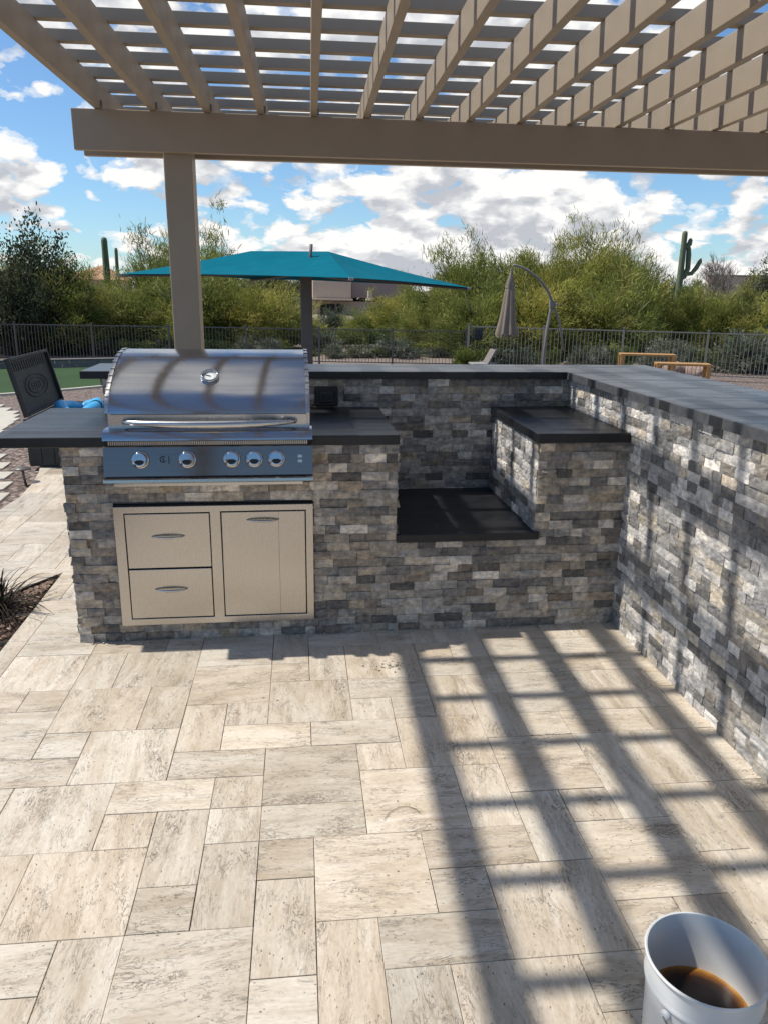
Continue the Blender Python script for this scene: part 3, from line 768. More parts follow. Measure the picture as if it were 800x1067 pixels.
for i, x in enumerate((-2.096, -1.912, -1.735, -1.645, -1.556)):
    m_ = Matrix.Translation(onpanel(x, .836)) @ pq
    mb = MB(); mb.lathe([(.036, -.002), (.036, .004), (.033, .008), (.030, .009)], 32, m_, cap1=True)
    bz = mb.build('knob_bezel', MT['chrome'], gr, smooth=True, auto=40)
    mb = MB(); mb.lathe([(.0295, .004), (.029, .020), (.0275, .028), (.024, .031), (.0, .0315)], 32, m_)
    kb_ = mb.build('knob', MT['chrome'], bz, smooth=True, auto=35)
    mb = MB()   # raised fluted half, and black shapes standing for the shaded grip recess
    vs = [m_ @ Vector((.0265*math.cos(R(a_)), .0265*math.sin(R(a_)), z_)) for z_ in (.030, .040) for a_ in range(0, 181, 12)]
    mb.add(vs, [tuple(range(16, 32)), tuple(reversed(range(16)))]+[(k, (k+1) % 16, (k+1) % 16+16, k+16) for k in range(16)])
    for k in range(-3, 4): mb.box(k*.006-.0016, k*.006+.0016, .004, .0245-abs(k)*.003, .0395, .0425, m_)
    mb.build('knob_grip', MT['chrome'], kb_)
    mb = MB(); mb.box(-.012, .012, -.009, -.0005, .0312, .0335, m_)
    ring(mb, .006, .0205, R(195), R(345), .0314, .0328, m_)
    mb.build('knob_recess_shade', MT['black metal'], kb_)
# square badge: ring with a slanted flame-like stroke and a small line of trim
m_ = Matrix.Translation(onpanel(-2.004, .835)) @ pq
mb = MB(); mb.box(-.024, .024, -.021, .021, -.001, .003, m_); bd = mb.build('badge', MT['panelsteel'], gr, bevel=.001)
mb = MB()
ring(mb, .0095, .0135, R(40), R(330), .003, .0042, m_, -.004, .003)
mb.box(-.0022, .0022, -.009, .009, .003, .0042, m_ @ Matrix.Translation((-.003, .002, 0)) @ Matrix.Rotation(R(20), 4, 'Z'))
mb.box(.017, .020, -.016, .016, .003, .004, m_)
mb.build('badge_emblem', MT['black metal'], bd)
for z in (.845, .826):
    m_ = Matrix.Translation(onpanel(-1.461, z)) @ pq
    mb = MB(); mb.box(-.009, .009, -.006, .006, -.001, .003, m_); mb.build('light_button', MT['steel'], gr, bevel=.001)

# ------------------------------------------------------------------ pergola
PH = .0254; PX, PY = -2.5502, 1.6786
pg = thing('pergola', (PX, PY, 0), 'beige painted slatted pergola standing over the outdoor kitchen patio', 'pergola', rz=-PH)
PM = MT['pergola paint']
NRAF = 25; BL = NRAF*.3+.25
mb = MB(); mb.box(-.128, BL, 0, .042, 2.243, 2.456); mb.build('beam', PM, pg, world=False, bevel=.004)
mb = MB(); mb.box(-.128, BL, .202, .244, 2.243, 2.456); mb.build('beam', PM, pg, world=False, bevel=.004)
for yb_ in (-5.2, ):
    mb = MB(); mb.box(-.128, BL, yb_, yb_+.042, 2.243, 2.456); mb.build('beam', PM, pg, world=False, bevel=.004)
for xp, yp in ((.354, .044), (BL-.6, .044), (.354, -5.36), (BL-.6, -5.36)):
    mb = MB(); mb.box(xp, xp+.162, yp, yp+.156, -.02, 2.44)
    mb.build('post', PM, pg, world=False, bevel=.006)
rproto = sproto = bproto = None
for i in range(NRAF):
    if rproto is None:
        mb = MB(); mb.box(-.019, .019, -5.7, .95, 2.4565, 2.590); rproto = o = mb.build('rafter', PM, pg, world=False, bevel=.003)
        mb = MB(); mb.box(.0195, .0215, -.012, .0, 2.458, 2.50); mb.box(.0195, .03, -.014, -.012, 2.458, 2.495); bproto = b2 = mb.build('bracket', MT['fence metal'], pg, world=False)
    else:
        o = rproto.copy(); C.objects.link(o); b2 = bproto.copy(); C.objects.link(b2)
    o.location.x = b2.location.x = .02+.3*i
for i in range(21):
    yc = .870-.317*i
    if sproto is None:
        mb = MB(); mb.box(-.06, BL, -.025, .025, 2.5905, 2.640); sproto = o = mb.build('slat', PM, pg, world=False, bevel=.002)
    else: o = sproto.copy(); C.objects.link(o)
    o.location.y = yc

# ------------------------------------------------------------------ bucket
bc = (at(667, 985, Z=.245)+at(803, 1005, Z=.245))/2
BR = .1165
bk = thing('bucket', (bc.x, bc.y-.008, 0), 'white plastic bucket with dark brown liquid at the bottom, standing on the pavers', 'bucket')
mb = MB()
mb.lathe([(.0, .004), (.096, .002), (.098, .0), (.101, .01), (.108, .178), (.1085, .182), (.1125, .184), (.1135, .190), (.111, .193), (.1115, .199), (.1105, .203), (.1120, .240), (BR, .241), (BR+.0012, .2455), (BR-.001, .2475), (BR-.004, .2465), (BR-.0055, .240), (.107, .20), (.0975, .012), (.0, .010)], 64)
mb.build('bucket_body', MT['bucket'], bk, smooth=True, world=False, auto=50)
ml, n, b = mat('brown liquid', (.05, .018, .004), .05)
o_ = objc(n); ln = vmath(n, 'LENGTH', mapv(n, o_, (1, 1, 0))).outputs['Value']
f = noise(n, o_, 18, 4, .6)
n.links.new(ramp(n, math_(n, 'MULTIPLY_ADD', f, .022, ln), [(.070, (.004, .002, .0015)), (.090, (.02, .007, .002)), (.103, (.14, .05, .007)), (.114, (.40, .20, .035))]), b.inputs['Base Color'])
mb = MB(); mb.lathe([(.0, .118), (.1038, .118)], 48); mb.build('liquid', ml, bk, world=False)
for a in (R(205), R(25)):
    mb = MB(); mb.lathe([(.010, -.002), (.010, .005), (.006, .007), (.0, .007)], 16, Matrix.Rotation(a, 4, 'Z') @ Matrix.Translation((.1105, 0, .168)) @ Matrix.Rotation(R(90), 4, 'Y'))
    mb.build('handle_ear', MT['bucket'], bk, smooth=True, world=False)
mb = MB(); pts = []
for i in range(33):
    t = i/32; a = R(205)+R(180)*t
    s_ = math.sin(math.pi*t)
    x_ = .1175*math.cos(a); y_ = .1175*math.sin(a)
    nx_, ny_ = math.cos(R(205)+R(90)), math.sin(R(205)+R(90))
    pts.append((x_+nx_*.006*s_, y_+ny_*.006*s_, .168-.128*s_))
mb.tube(pts, .0022, 8); mb.build('bail_handle', MT['fence metal'], bk, smooth=True, world=False)

# ------------------------------------------------------------------ deck box with raised lid
dx0, dx1, dy0, dy1, dz = -3.725, -3.16, 3.545, 4.62, .415
db = thing('deck_box', ((dx0+dx1)/2, (dy0+dy1)/2, 0), 'black plastic deck storage box with its lid open beside the counter end', 'storage box')
mb = MB(); w_ = .025
mb.box(dx0, dx1, dy0, dy0+w_, .01, dz); mb.box(dx0, dx1, dy1-w_, dy1, .01, dz); mb.box(dx0, dx0+w_, dy0+w_, dy1-w_, .01, dz); mb.box(dx1-w_, dx1, dy0+w_, dy1-w_, .01, dz)
mb.box(dx0+w_, dx1-w_, dy0+w_, dy1-w_, .01, .03)
x = dx0+.01
while x < dx1-.05:   # embossed planks of the front
    mb.box(x, x+.095, dy0-.008, dy0+.001, .03, dz-.04); x += .105
y = dy0+.01
while y < dy1-.05:
    mb.box(dx0-.008, dx0+.001, y, y+.12, .03, dz-.04); y += .13
mb.box(dx0-.012, dx1+.012, dy0-.012, dy0+.001, dz-.035, dz+.004); mb.box(dx0-.012, dx1+.012, dy1-.001, dy1+.012, dz-.035, dz+.004)
mb.box(dx1-.001, dx1+.012, dy0+.001, dy1-.001, dz-.035, dz+.004)
mb.build('box_body', MT['box plastic'], db, bevel=.004)
lm = Matrix.Translation((dx0-.005, dy0, dz+.01)) @ Matrix.Rotation(R(-103), 4, 'Y') # lid plane: local x along lid length
mb = MB(); LL = .50; LW = dy1-dy0
mb.box(0, LL, 0, LW, -.014, .0, lm)
for a, b_, c_, d_ in ((0, LL, 0, .025), (0, LL, LW-.025, LW), (LL-.025, LL, .025, LW-.025), (0, .02, .025, LW-.025)): mb.box(a, b_, c_, d_, -.045, -.0142, lm)
lid = mb.build('lid', MT['box plastic'], db, bevel=.004)
mb = MB()
y = .12
while y < LW-.14: mb.box(LL-.12, LL-.045, y, y+.028, -.021, -.0143, lm); y += .058
for k, (rr_, off_) in enumerate(((.30, 0), (.22, 0))):
    pts = [lm @ Vector((.22+math.sin(R(a))*.10*(1 if k == 0 else .66), LW/2+math.cos(R(a))*rr_, -.019)) for a in range(0, 361, 12)]
    mb.tube(pts, .0035, 6)
for k in range(5): mb.box(.19, .25, LW/2-.12+k*.055, LW/2-.085+k*.055, -.018, -.0143, lm)
mb.build('lid_embossing', MT['box plastic'], lid)
def blob(cx, cy, cz, rx, ry, rz, seed, seg=20, rough=.12):
    rr_ = random.Random(seed); ph = [rr_.uniform(0, 6.28) for _ in range(6)]
    mb = MB(); vs = []; fs = []; n1, n2 = seg, seg//2
    for j in range(n2+1):
        t = math.pi*j/n2
        for i in range(n1):
            a = 2*math.pi*i/n1
            k = 1+rough*(math.sin(3*a+ph[0])*math.sin(2*t+ph[1])+.6*math.sin(5*a+ph[2]+3*t)+.4*math.sin(7*t+ph[3]+2*a))
            vs.append((cx+rx*k*math.sin(t)*math.cos(a), cy+ry*k*math.sin(t)*math.sin(a), cz+rz*k*math.cos(t)))
    for j in range(n2):
        for i in range(n1): fs.append((j*n1+i, (j+1)*n1+i, (j+1)*n1+(i+1) % n1, j*n1+(i+1) % n1))
    mb.add(vs, fs); return mb
# pool float (deflated ring), orange cushion and grey cloth inside the box
mb = MB()
pts = [(dx0+.27+.15*math.cos(a), 4.25+.26*math.sin(a), .40+.03*math.sin(2*a+1)) for a in [2*math.pi*i/28 for i in range(29)]]
mb.tube(pts, [.058+.008*math.sin(i*1.3) for i in range(29)], 12, cap=False)
fl = mb.build('pool_float', MT['blue vinyl'], smooth=True); tag(fl, 'bright blue inflatable pool float heaped in the open deck box', 'pool float')
o = blob(dx0+.12, 3.83, .345, .08, .15, .06, 3).build('cushion', MT['orange vinyl'], smooth=True); tag(o, 'small orange cushion at the near end of the open deck box', 'cushion')
o = blob(dx1-.09, 4.38, .36, .055, .12, .065, 5, rough=.2).build('folded_towel', MT['grey fabric'], smooth=True); tag(o, 'crumpled pale grey towel in the far right corner of the deck box', 'towel')

# path light
pl = thing('path_light', (-3.60, 3.02, -.03), 'small dark mushroom path light standing in the gravel beside the patio edge', 'path light')
mb = MB(); mb.tube([(-3.60, 3.02, -.03), (-3.615, 3.02, .105)], .010, 10); mb.build('stem', MT['post metal'], pl, smooth=True)
mb = MB(); mb.lathe([(.0, .162), (.03, .158), (.062, .146), (.066, .138), (.02, .136), (.0, .136)], 24, Matrix.Translation((-3.615, 3.02, -.035))); mb.build('cap', MT['post metal'], pl, smooth=True)

# ------------------------------------------------------------------ teal shade umbrella
CX, CYY = -1.20, 10.0
um = thing('shade_umbrella', (CX, CYY, gz(CYY)), 'large teal flat square shade canopy on a dark steel post beyond the bar', 'umbrella')
mb = MB(); pw = .095
mb.box(CX-pw, CX+pw, CYY-pw, CYY+pw, gz(CYY)-.1, 1.78); mb.build('post', MT['post metal'], um, bevel=.01)
mb = MB(); mb.tube([(CX+.06, CYY, 1.77), (CX+.09, CYY, 2.21)], .028, 10); mb.build('finial', MT['post metal'], um, smooth=True)
cL = at(126, 285.5, Y=11.0); cF = at(366, 289.5, Y=7.9); cR = at(488, 299.5, Y=9.9); cB = cL+cR-cF; cB.z = (cL.z+cR.z)/2+.05
rA = at(262, 261.5, Y=10.85); rB = at(342, 262, Y=10.25)
def sag_edge(a, b_, amt, k=16):
    mid = (cL+cF+cR+cB)/4; out = []
    for i in range(k+1):
        t = i/k; p = a.lerp(b_, t); s_ = math.sin(math.pi*t)*amt
        inw = (mid-p); inw.z = 0; inw.normalize(); out.append(p+inw*s_+Vector((0, 0, .02*math.sin(math.pi*t))))
    return out
mb = MB(); K = 16; J = 10
for a, b_, t0, t1 in ((cL, cF, rA, rB), (cF, cR, rB, rB), (cR, cB, rB, rA), (cB, cL, rA, rA)):
    e = sag_edge(a, b_, .16, K); vs = []
    for j in range(J+1):
        s_ = j/J
        for i in range(K+1):
            top = t0.lerp(t1, i/K); p = e[i].lerp(top, s_)
            p = Vector(p); p.z -= .045*math.sin(math.pi*s_)*(.35+.65*math.sin(math.pi*i/K)); vs.append(tuple(p))
    mb.add(vs, [(j*(K+1)+i, j*(K+1)+i+1, (j+1)*(K+1)+i+1, (j+1)*(K+1)+i) for j in range(J) for i in range(K)])
cn = mb.build('canopy', MT['teal'], um)
import bmesh
bm_ = bmesh.new(); bm_.from_mesh(cn.data); bmesh.ops.remove_doubles(bm_, verts=bm_.verts, dist=.002); bmesh.ops.recalc_face_normals(bm_, faces=bm_.faces); bm_.to_mesh(cn.data); bm_.free()
so_ = cn.modifiers.new('solid', 'SOLIDIFY'); so_.thickness = .006
mb = MB(); topc = Vector((CX, CYY, 1.76))
for c_ in (cL, cF, cR, cB): mb.tube([topc, topc.lerp(c_, .5)+Vector((0, 0, -.02)), c_+Vector((0, 0, -.03))], [.03, .025, .02], 8)
mb.build('arm', MT['post metal'], um, smooth=True)
for c_ in (cL, cF, cR, cB):
    mb = MB(); mb.box(c_.x-.035, c_.x+.035, c_.y-.035, c_.y+.035, c_.z-.035, c_.z+.004); mb.build('corner_fitting', MT['lounge metal'], um, bevel=.004)

# ------------------------------------------------------------------ closed cantilever parasol
Yc = 14.5; zb = gz(Yc)
cbp = at(565, 384, Y=Yc)
ca_ = thing('cantilever_parasol', (cbp.x, Yc, zb), 'closed taupe cantilever parasol hanging from a curved metal arm by the fence', 'parasol')
arm_px = [(566, 400), (566.5, 370), (569, 345), (573, 325), (574.5, 314), (570, 303), (560, 290), (548, 281), (540, 277.5), (534, 276.5)]
mb = MB(); pts = [at(u, v, Y=Yc) for u, v in arm_px]; pts[0].z = zb
mb.tube(pts[:5], [.05, .042, .038, .038, .038], 10); mb.build('mast', MT['fence metal'], ca_, smooth=True)
mb = MB(); sm = smoothp([(p.x, p.z) for p in pts[4:]], 4); mb.tube([(x, Yc, z) for x, z in sm], .030, 10); mb.build('arm', MT['fence metal'], ca_, smooth=True)
mb = MB(); p1 = at(573, 312, Y=Yc); p2 = at(584, 345, Y=Yc); pm_ = at(580, 328, Y=Yc)
mb.tube([p1, pm_, p2, at(586, 365, Y=Yc)], .028, 8); mb.build('strut', MT['fence metal'], ca_, smooth=True)
mb = MB(); p = at(575, 317, Y=Yc); mb.box(p.x-.07, p.x+.07, Yc-.05, Yc+.05, p.z-.08, p.z+.08); mb.box(p.x+.05, p.x+.22, Yc-.09, Yc-.07, p.z-.012, p.z+.012); mb.build('crank', MT['fence metal'], ca_, bevel=.01)
tp_ = at(532.5, 279, Y=Yc); bt_ = at(527, 350, Y=Yc)
mb = MB(); vs = []; fs = []; SEG = 48; prof_ = [(0, .03), (.08, .05), (.26, .17), (.285, .15), (.31, .16), (.5, .20), (.75, .26), (.96, .33), (1.0, .34)]
for t, r_ in prof_:
    c_ = tp_.lerp(bt_, t)
    for i in range(SEG):
        a = 2*math.pi*i/SEG; rr_ = r_*(1+.22*t*math.sin(8*a)+.05*math.sin(3*a+1))
        zz_ = .05*math.sin(8*a+.6) if t > .9 else 0
        rr_ *= .66; vs.append((c_.x+rr_*math.cos(a), c_.y+rr_*math.sin(a), c_.z+zz_))
for j in range(len(prof_)-1):
    for i in range(SEG): fs.append((j*SEG+i, j*SEG+(i+1) % SEG, (j+1)*SEG+(i+1) % SEG, (j+1)*SEG+i))
mb.add(vs, fs); mb.build('folded_canopy', MT['taupe fabric'], ca_, smooth=True)
mb = MB(); c_ = tp_.lerp(bt_, .285); mb.lathe([(.105, -.02), (.112, 0), (.105, .02)], 24, Matrix.Translation(c_)); mb.build('tie_strap', MT['fence metal'], ca_)
mb = MB(); mb.box(cbp.x-.5, cbp.x+.5, Yc-.5, Yc+.5, zb, zb+.06); mb.build('base', MT['fence metal'], ca_, bevel=.01)

# ------------------------------------------------------------------ yellow-orange benches
def bench(p0, p1, zt, zg, lab, wd=.36):
    a = Vector((p0.x, p0.y, 0)); b_ = Vector((p1.x, p1.y, 0)); L = (b_-a).length; an = math.atan2((b_-a).y, (b_-a).x)
    t = thing('garden_bench', (a.x, a.y, zg), lab, 'bench', 'orange timber benches by the fence', rz=an)
    H = zt-zg
    mb = MB()
    for k in range(3): mb.box(0, L, k*wd/3+.006, (k+1)*wd/3-.006, H-.045, H)
    mb.build('seat', MT['wood orange'], t, world=False, bevel=.005)
    for x in (.0, L-.09):
        for y in (0, wd-.07):
            mb = MB(); mb.box(x+.01, x+.09, y, y+.07, 0, H-.046); mb.build('leg', MT['wood orange'], t, world=False, bevel=.004)
    mb = MB(); mb.box(.09, L-.09, wd/2-.03, wd/2+.03, .12, .18); mb.build('stretcher', MT['wood orange'], t, world=False)
bench(at(646, 373, Y=13.6), at(704, 375.5, Y=13.3), .215, gz(13.4), 'longer orange timber bench farther back, beyond the bar top')
bench(at(684, 377.5, Y=11.9), at(741, 380.5, Y=11.6), .16, gz(11.7)+.05, 'nearer orange timber bench with its end legs in view, beyond the bar top')
mb = MB(); a = at(755, 394.6, Y=10.6); b_ = at(860, 402, Y=9.9)
strip(mb, (a.x, a.y), (b_.x, b_.y), .35, gz(10.4)-.05, gz(10.4)+.16)
tag(mb.build('red_kerb', MT['red curb'], bevel=.01), 'dark red painted kerb on the ground at the far right', 'kerb')

# lounge chair near fence
lc = thing('chaise_lounge', (at(495, 380, Y=18.5).x, 18.5, gz(18.5)), 'pale metal chaise lounge with tilted back near the fence gate', 'lounge chair')
p = at(490, 378.4, Y=18.5); q = at(514, 379.4, Y=18.5)
mb = MB(); mb.box(p.x, q.x, 18.2, 18.8, p.z-.04, p.z+.01); mb.build('seat', MT['lounge metal'], lc, bevel=.01)
mb = MB(); r_ = at(513, 364, Y=18.5); s2 = at(505, 378, Y=18.5)
mb.add([(s2.x, 18.2, s2.z), (s2.x, 18.8, s2.z), (r_.x, 18.8, r_.z), (r_.x, 18.2, r_.z), (s2.x+.05, 18.2, s2.z), (s2.x+.05, 18.8, s2.z), (r_.x+.05, 18.8, r_.z), (r_.x+.05, 18.2, r_.z)], [(0,1,2,3),(7,6,5,4),(0,3,7,4),(1,5,6,2),(3,2,6,7),(0,4,5,1)])
mb.build('backrest', MT['block'], lc)
for x in (p.x+.06, q.x-.1):
    for y in (18.22, 18.75):
        mb = MB(); mb.tube([(x, y, gz(18.5)), (x, y, p.z-.03)], .02, 8); mb.build('leg', MT['lounge metal'], lc)

# ------------------------------------------------------------------ fences
def fence(pts, ztop_, zbot_, lab, post_every=2.4, pitch=.105, ph=.0, colr='fence metal'):
    """pts: polyline of (x, y)"""
    t = thing('iron_fence', (pts[0][0], pts[0][1], zbot_), lab, 'fence')
    for (a, b_) in zip(pts[:-1], pts[1:]):
        A = Vector((*a, 0)); B = Vector((*b_, 0)); L = (B-A).length; d = (B-A)/L; an = math.atan2(d.y, d.x)
        nP = max(1, round(L/post_every)); step = L/nP
        for k in range(nP+1):
            if k == nP and b_ != pts[-1]: continue
            c_ = A+d*step*k; mb = MB(); m_ = Matrix.Translation((c_.x, c_.y, 0)) @ Matrix.Rotation(an, 4, 'Z')
            mb.box(-.03, .03, -.03, .03, zbot_-.1, ztop_+.05, m_); mb.box(-.036, .036, -.036, .036, ztop_+.05, ztop_+.07, m_)
            mb.build('post', MT[colr], t)
        for k in range(nP):
            mb = MB(); s0 = A+d*step*k; m_ = Matrix.Translation((s0.x, s0.y, 0)) @ Matrix.Rotation(an, 4, 'Z')
            mb.box(.03, step-.03, -.014, .014, ztop_-.032, ztop_, m_); mb.box(.03, step-.03, -.014, .014, zbot_+.08, zbot_+.11, m_)
            npk = int(step/pitch)
            for i in range(1, npk):
                x = step*i/npk; mb.box(x-.008, x+.008, -.008, .008, zbot_+.111, ztop_-.033, m_)
            mb.build('railing_panel', MT[colr], t)
    return t
ZT = .36; ZBt = -.84
def fp(u, v, Z): p = at(u, v, Z=Z); return (p.x, p.y)
fa = [(-19.0, 24.6), fp(0, 336.5, ZT), fp(255, 342.5, ZT), fp(409, 342, ZT), fp(488, 343, ZT)]
def yfix(u, Y): p = at(u, 300, Y=Y); return (p.x, Y)
fa = [yfix(-70, 24.0), yfix(255, 22.6), yfix(488, 21.5)]
fence(fa, .30, -.84, 'dark iron picket fence running behind the lawn and umbrella', colr='post metal')
fb = [yfix(490, 20.5), yfix(593, 18.9), yfix(680, 17.9), yfix(780, 17.0), yfix(840, 16.6)]
fence([fb[0], fb[-1]], .50, -.78, 'paler taupe iron picket fence behind the benches and parasol', colr='fence metal')
bb = thing('lock_box', (fb[0][0]+.2, 20.4, .1), 'small black box hung on the fence post beside the closed parasol', 'box')
mb = MB(); p = at(497.5, 348, Y=20.35); mb.box(p.x-.13, p.x+.13, 20.28, 20.4, p.z-.18, p.z+.18); mb.build('case', MT['black metal'], bb, bevel=.02)
mb = MB(); mb.box(p.x-.11, p.x+.11, 20.262, 20.282, p.z-.02, p.z+.14); mb.build('lid', MT['box plastic'], bb, bevel=.01)

# ------------------------------------------------------------------ vegetation
def spray_crown(rs, rx, ry, h0, h1, nplume, ncl, ntw, tl, tw, tones, spread=.5, droop=.2, el=(-.1, 1.35), follow=1.0):
    """open crown: plumes fan out from the middle; each carries clumps of thin twigs"""
    V = []; T = []
    H = h1-h0; c0 = np.array([0, 0, h0+H*.12])
    for p_ in range(nplume):
        az = rs.uniform(0, 2*np.pi); e = rs.uniform(*el)
        d = np.array([np.cos(az)*np.cos(e), np.sin(az)*np.cos(e), np.sin(e)])
        # distance to the crown's outline along d
        R_ = 1/np.sqrt((d[0]/rx)**2+(d[1]/ry)**2+(d[2]/(H*.86))**2)*rs.uniform(.72, 1.08)*(1+.14*np.sin(3*az+1)+.1*np.sin(5*az))
        bend = rs.normal(size=3)*.12*R_
        base_t = np.array(tones[rs.randint(len(tones))])*(.85+.3*rs.rand())
        for c in range(ncl):
            s = (c+rs.uniform(.2, 1.0))/ncl; s = .28+.72*s
            cc = c0+d*R_*s+bend*s*s
            sp = spread*(.45+.55*(1-s))*rs.uniform(.7, 1.2)
            P = cc+rs.normal(size=(ntw, 3))*np.array([sp, sp, sp*.8])*.5
            D = d*follow+np.array([0, 0, .25])+rs.normal(size=(ntw, 3))*.55; D /= np.linalg.norm(D, axis=1)[:, None]
            L = tl*rs.uniform(.45, 1.4, ntw)[:, None]
            side = np.cross(D, rs.normal(size=(ntw, 3))); side /= (np.linalg.norm(side, axis=1)[:, None]+1e-9)
            Wd = tw*rs.uniform(.6, 1.4, ntw)[:, None]
            mid = P+D*L*.55; tip = P+D*L+np.array([0, 0, -1])*L*droop
            V.append(np.stack([P-side*Wd*.5, P+side*Wd*.5, mid+side*Wd*.5, mid-side*Wd*.5, tip], 1))
            T.append(base_t[None, :]*rs.uniform(.75, 1.3, ntw)[:, None])
    V = np.concatenate(V); T = np.concatenate(T)
    V[..., 2] = np.maximum(V[..., 2], .0)
    n_ = len(V); idx = np.arange(n_)[:, None]*5
    quads = idx+np.array([[0, 1, 2, 3]]); tris = idx+np.array([[3, 2, 4]])
    return V.reshape(-1, 3), quads, tris, T
def np_mesh(name, V, quads, tris, T, mt, parent=None):
    me = bpy.data.meshes.new(name)
    nq, nt_ = len(quads), len(tris)
    me.vertices.add(len(V)); me.vertices.foreach_set('co', V.astype(np.float32).ravel())
    me.loops.add(nq*4+nt_*3); me.loops.foreach_set('vertex_index', np.concatenate([quads.ravel(), tris.ravel()]).astype(np.int32))
    me.polygons.add(nq+nt_)
    ls = np.concatenate([np.arange(nq)*4, nq*4+np.arange(nt_)*3]).astype(np.int32)
    me.polygons.foreach_set('loop_start', ls)
    try: me.polygons.foreach_set('loop_total', np.concatenate([np.full(nq, 4), np.full(nt_, 3)]).astype(np.int32))
    except Exception: pass
    a = me.attributes.new('tone', 'FLOAT_COLOR', 'FACE')
    col = np.ones((nq+nt_, 4), np.float32); col[:nq, :3] = T; col[nq:, :3] = T[:nt_]
    a.data.foreach_set('color', col.ravel()); me.materials.append(mt); me.update(); me.validate()
    o = bpy.data.objects.new(name, me); C.objects.link(o)
    if parent is not None: o.parent = parent; ORG[o.name] = ORG[parent.name]
    return o
def limbs(mb, rs, h0, H, rx, nl=6, r0=.12):
    for k in range(nl):
        a = 2*math.pi*k/nl+rs.uniform(-.4, .4); rr_ = rx*rs.uniform(.35, .75); hh_ = H*rs.uniform(.55, .9)
        p = [(0.05*math.cos(a), .05*math.sin(a), -.15), (rr_*.2*math.cos(a), rr_*.2*math.sin(a), hh_*.3), (rr_*.55*math.cos(a+.2), rr_*.55*math.sin(a+.2), hh_*.62), (rr_*math.cos(a), rr_*math.sin(a), hh_)]
        mb.tube(p, [r0, r0*.75, r0*.5, r0*.16], 7)
        for j in range(3):
            b2 = a+rs.uniform(-1, 1); s = p[2] if j else p[1]
            e = (s[0]+rr_*.5*math.cos(b2), s[1]+rr_*.5*math.sin(b2), s[2]+H*rs.uniform(.12, .3))
            mb.tube([s, ((s[0]+e[0])/2+.05, (s[1]+e[1])/2, (s[2]+e[2])/2+.08), e], [r0*.42, r0*.28, r0*.07], 5)
PV = [(.25, .27, .062), (.20, .23, .054), (.31, .31, .078), (.14, .165, .042), (.36, .335, .10)]
MESQ = [(.068, .082, .046), (.085, .10, .055), (.052, .065, .038), (.10, .112, .065)]
SAGE = [(.17, .185, .135), (.13, .15, .10), (.22, .23, .18), (.10, .12, .07)]
GRN = [(.10, .135, .035), (.08, .115, .03), (.135, .165, .045)]
def make_tree(kind, seed, label):
    rs = np.random.RandomState(seed); rr_ = random.Random(seed)
    if kind == 'palo':
        t = thing('palo_verde_tree', (0, 0, 0), label, 'tree'); V = spray_crown(rs, 2.15, 1.9, .25, 4.55, 74, 6, 74, .28, .021, PV, 1.0, .12, (-.15, 1.4)); bark = 'green bark'; H = 4.4; rx = 2.1; nl = 7
    elif kind == 'mesq':
        t = thing('ironwood_tree', (0, 0, 0), label, 'tree'); V = spray_crown(rs, 2.0, 1.8, .5, 4.5, 46, 5, 80, .12, .060, MESQ, 1.15, .1, (-.2, 1.4), .3); bark = 'bark'; H = 4.2; rx = 2.0; nl = 5
    elif kind == 'bush':
        t = thing('desert_bush', (0, 0, 0), label, 'bush'); V = spray_crown(rs, .78, .72, .0, 1.0, 34, 3, 40, .13, .020, SAGE, .36, .05, (.0, 1.45), .8); bark = 'bark'; H = .8; rx = .7; nl = 4
    else:
        t = thing('green_shrub', (0, 0, 0), label, 'bush'); V = spray_crown(rs, .95, .85, .0, 1.3, 36, 3, 46, .13, .026, GRN, .42, .08, (.0, 1.45), .6); bark = 'bark'; H = 1.0; rx = .8; nl = 4
    np_mesh('crown', *V, MT['leaf'], t)
    mb = MB(); limbs(mb, rr_, 0, H, rx, nl, .10 if H > 2 else .025); mb.build('trunk', MT[bark], t, world=False, smooth=True)
    return t
protos = {}
used = set()
def plant(kind, var, u, ytop, Y, width_px, label, group, H0):
    """tree so that its top reaches photo height ytop at distance Y"""
    key = (kind, var)
    if key not in protos: protos[key] = make_tree(kind, 100+var*7+len(kind)*13, label); o = protos[key]
    else: o = copy_tree(protos[key])
    top = at(u, ytop, Y=Y); z0 = gz(Y); sc = (top.z-z0)/H0
    wpx = width_px/(CF/(Y-CC.y))
    base_w = {'palo': 4.7, 'mesq': 4.4, 'bush': 1.7, 'shrub': 2.0}[kind]
    sx = wpx/base_w
    o.location = (top.x, Y, z0); o.scale = (sx, sx, sc); o.rotation_euler = (0, 0, (u*.37+Y) % 6.28)
    o['label'] = label; o['group'] = group
    return o
rs_ = random.Random(77)
G1 = 'feathery palo verde trees beyond the fence'
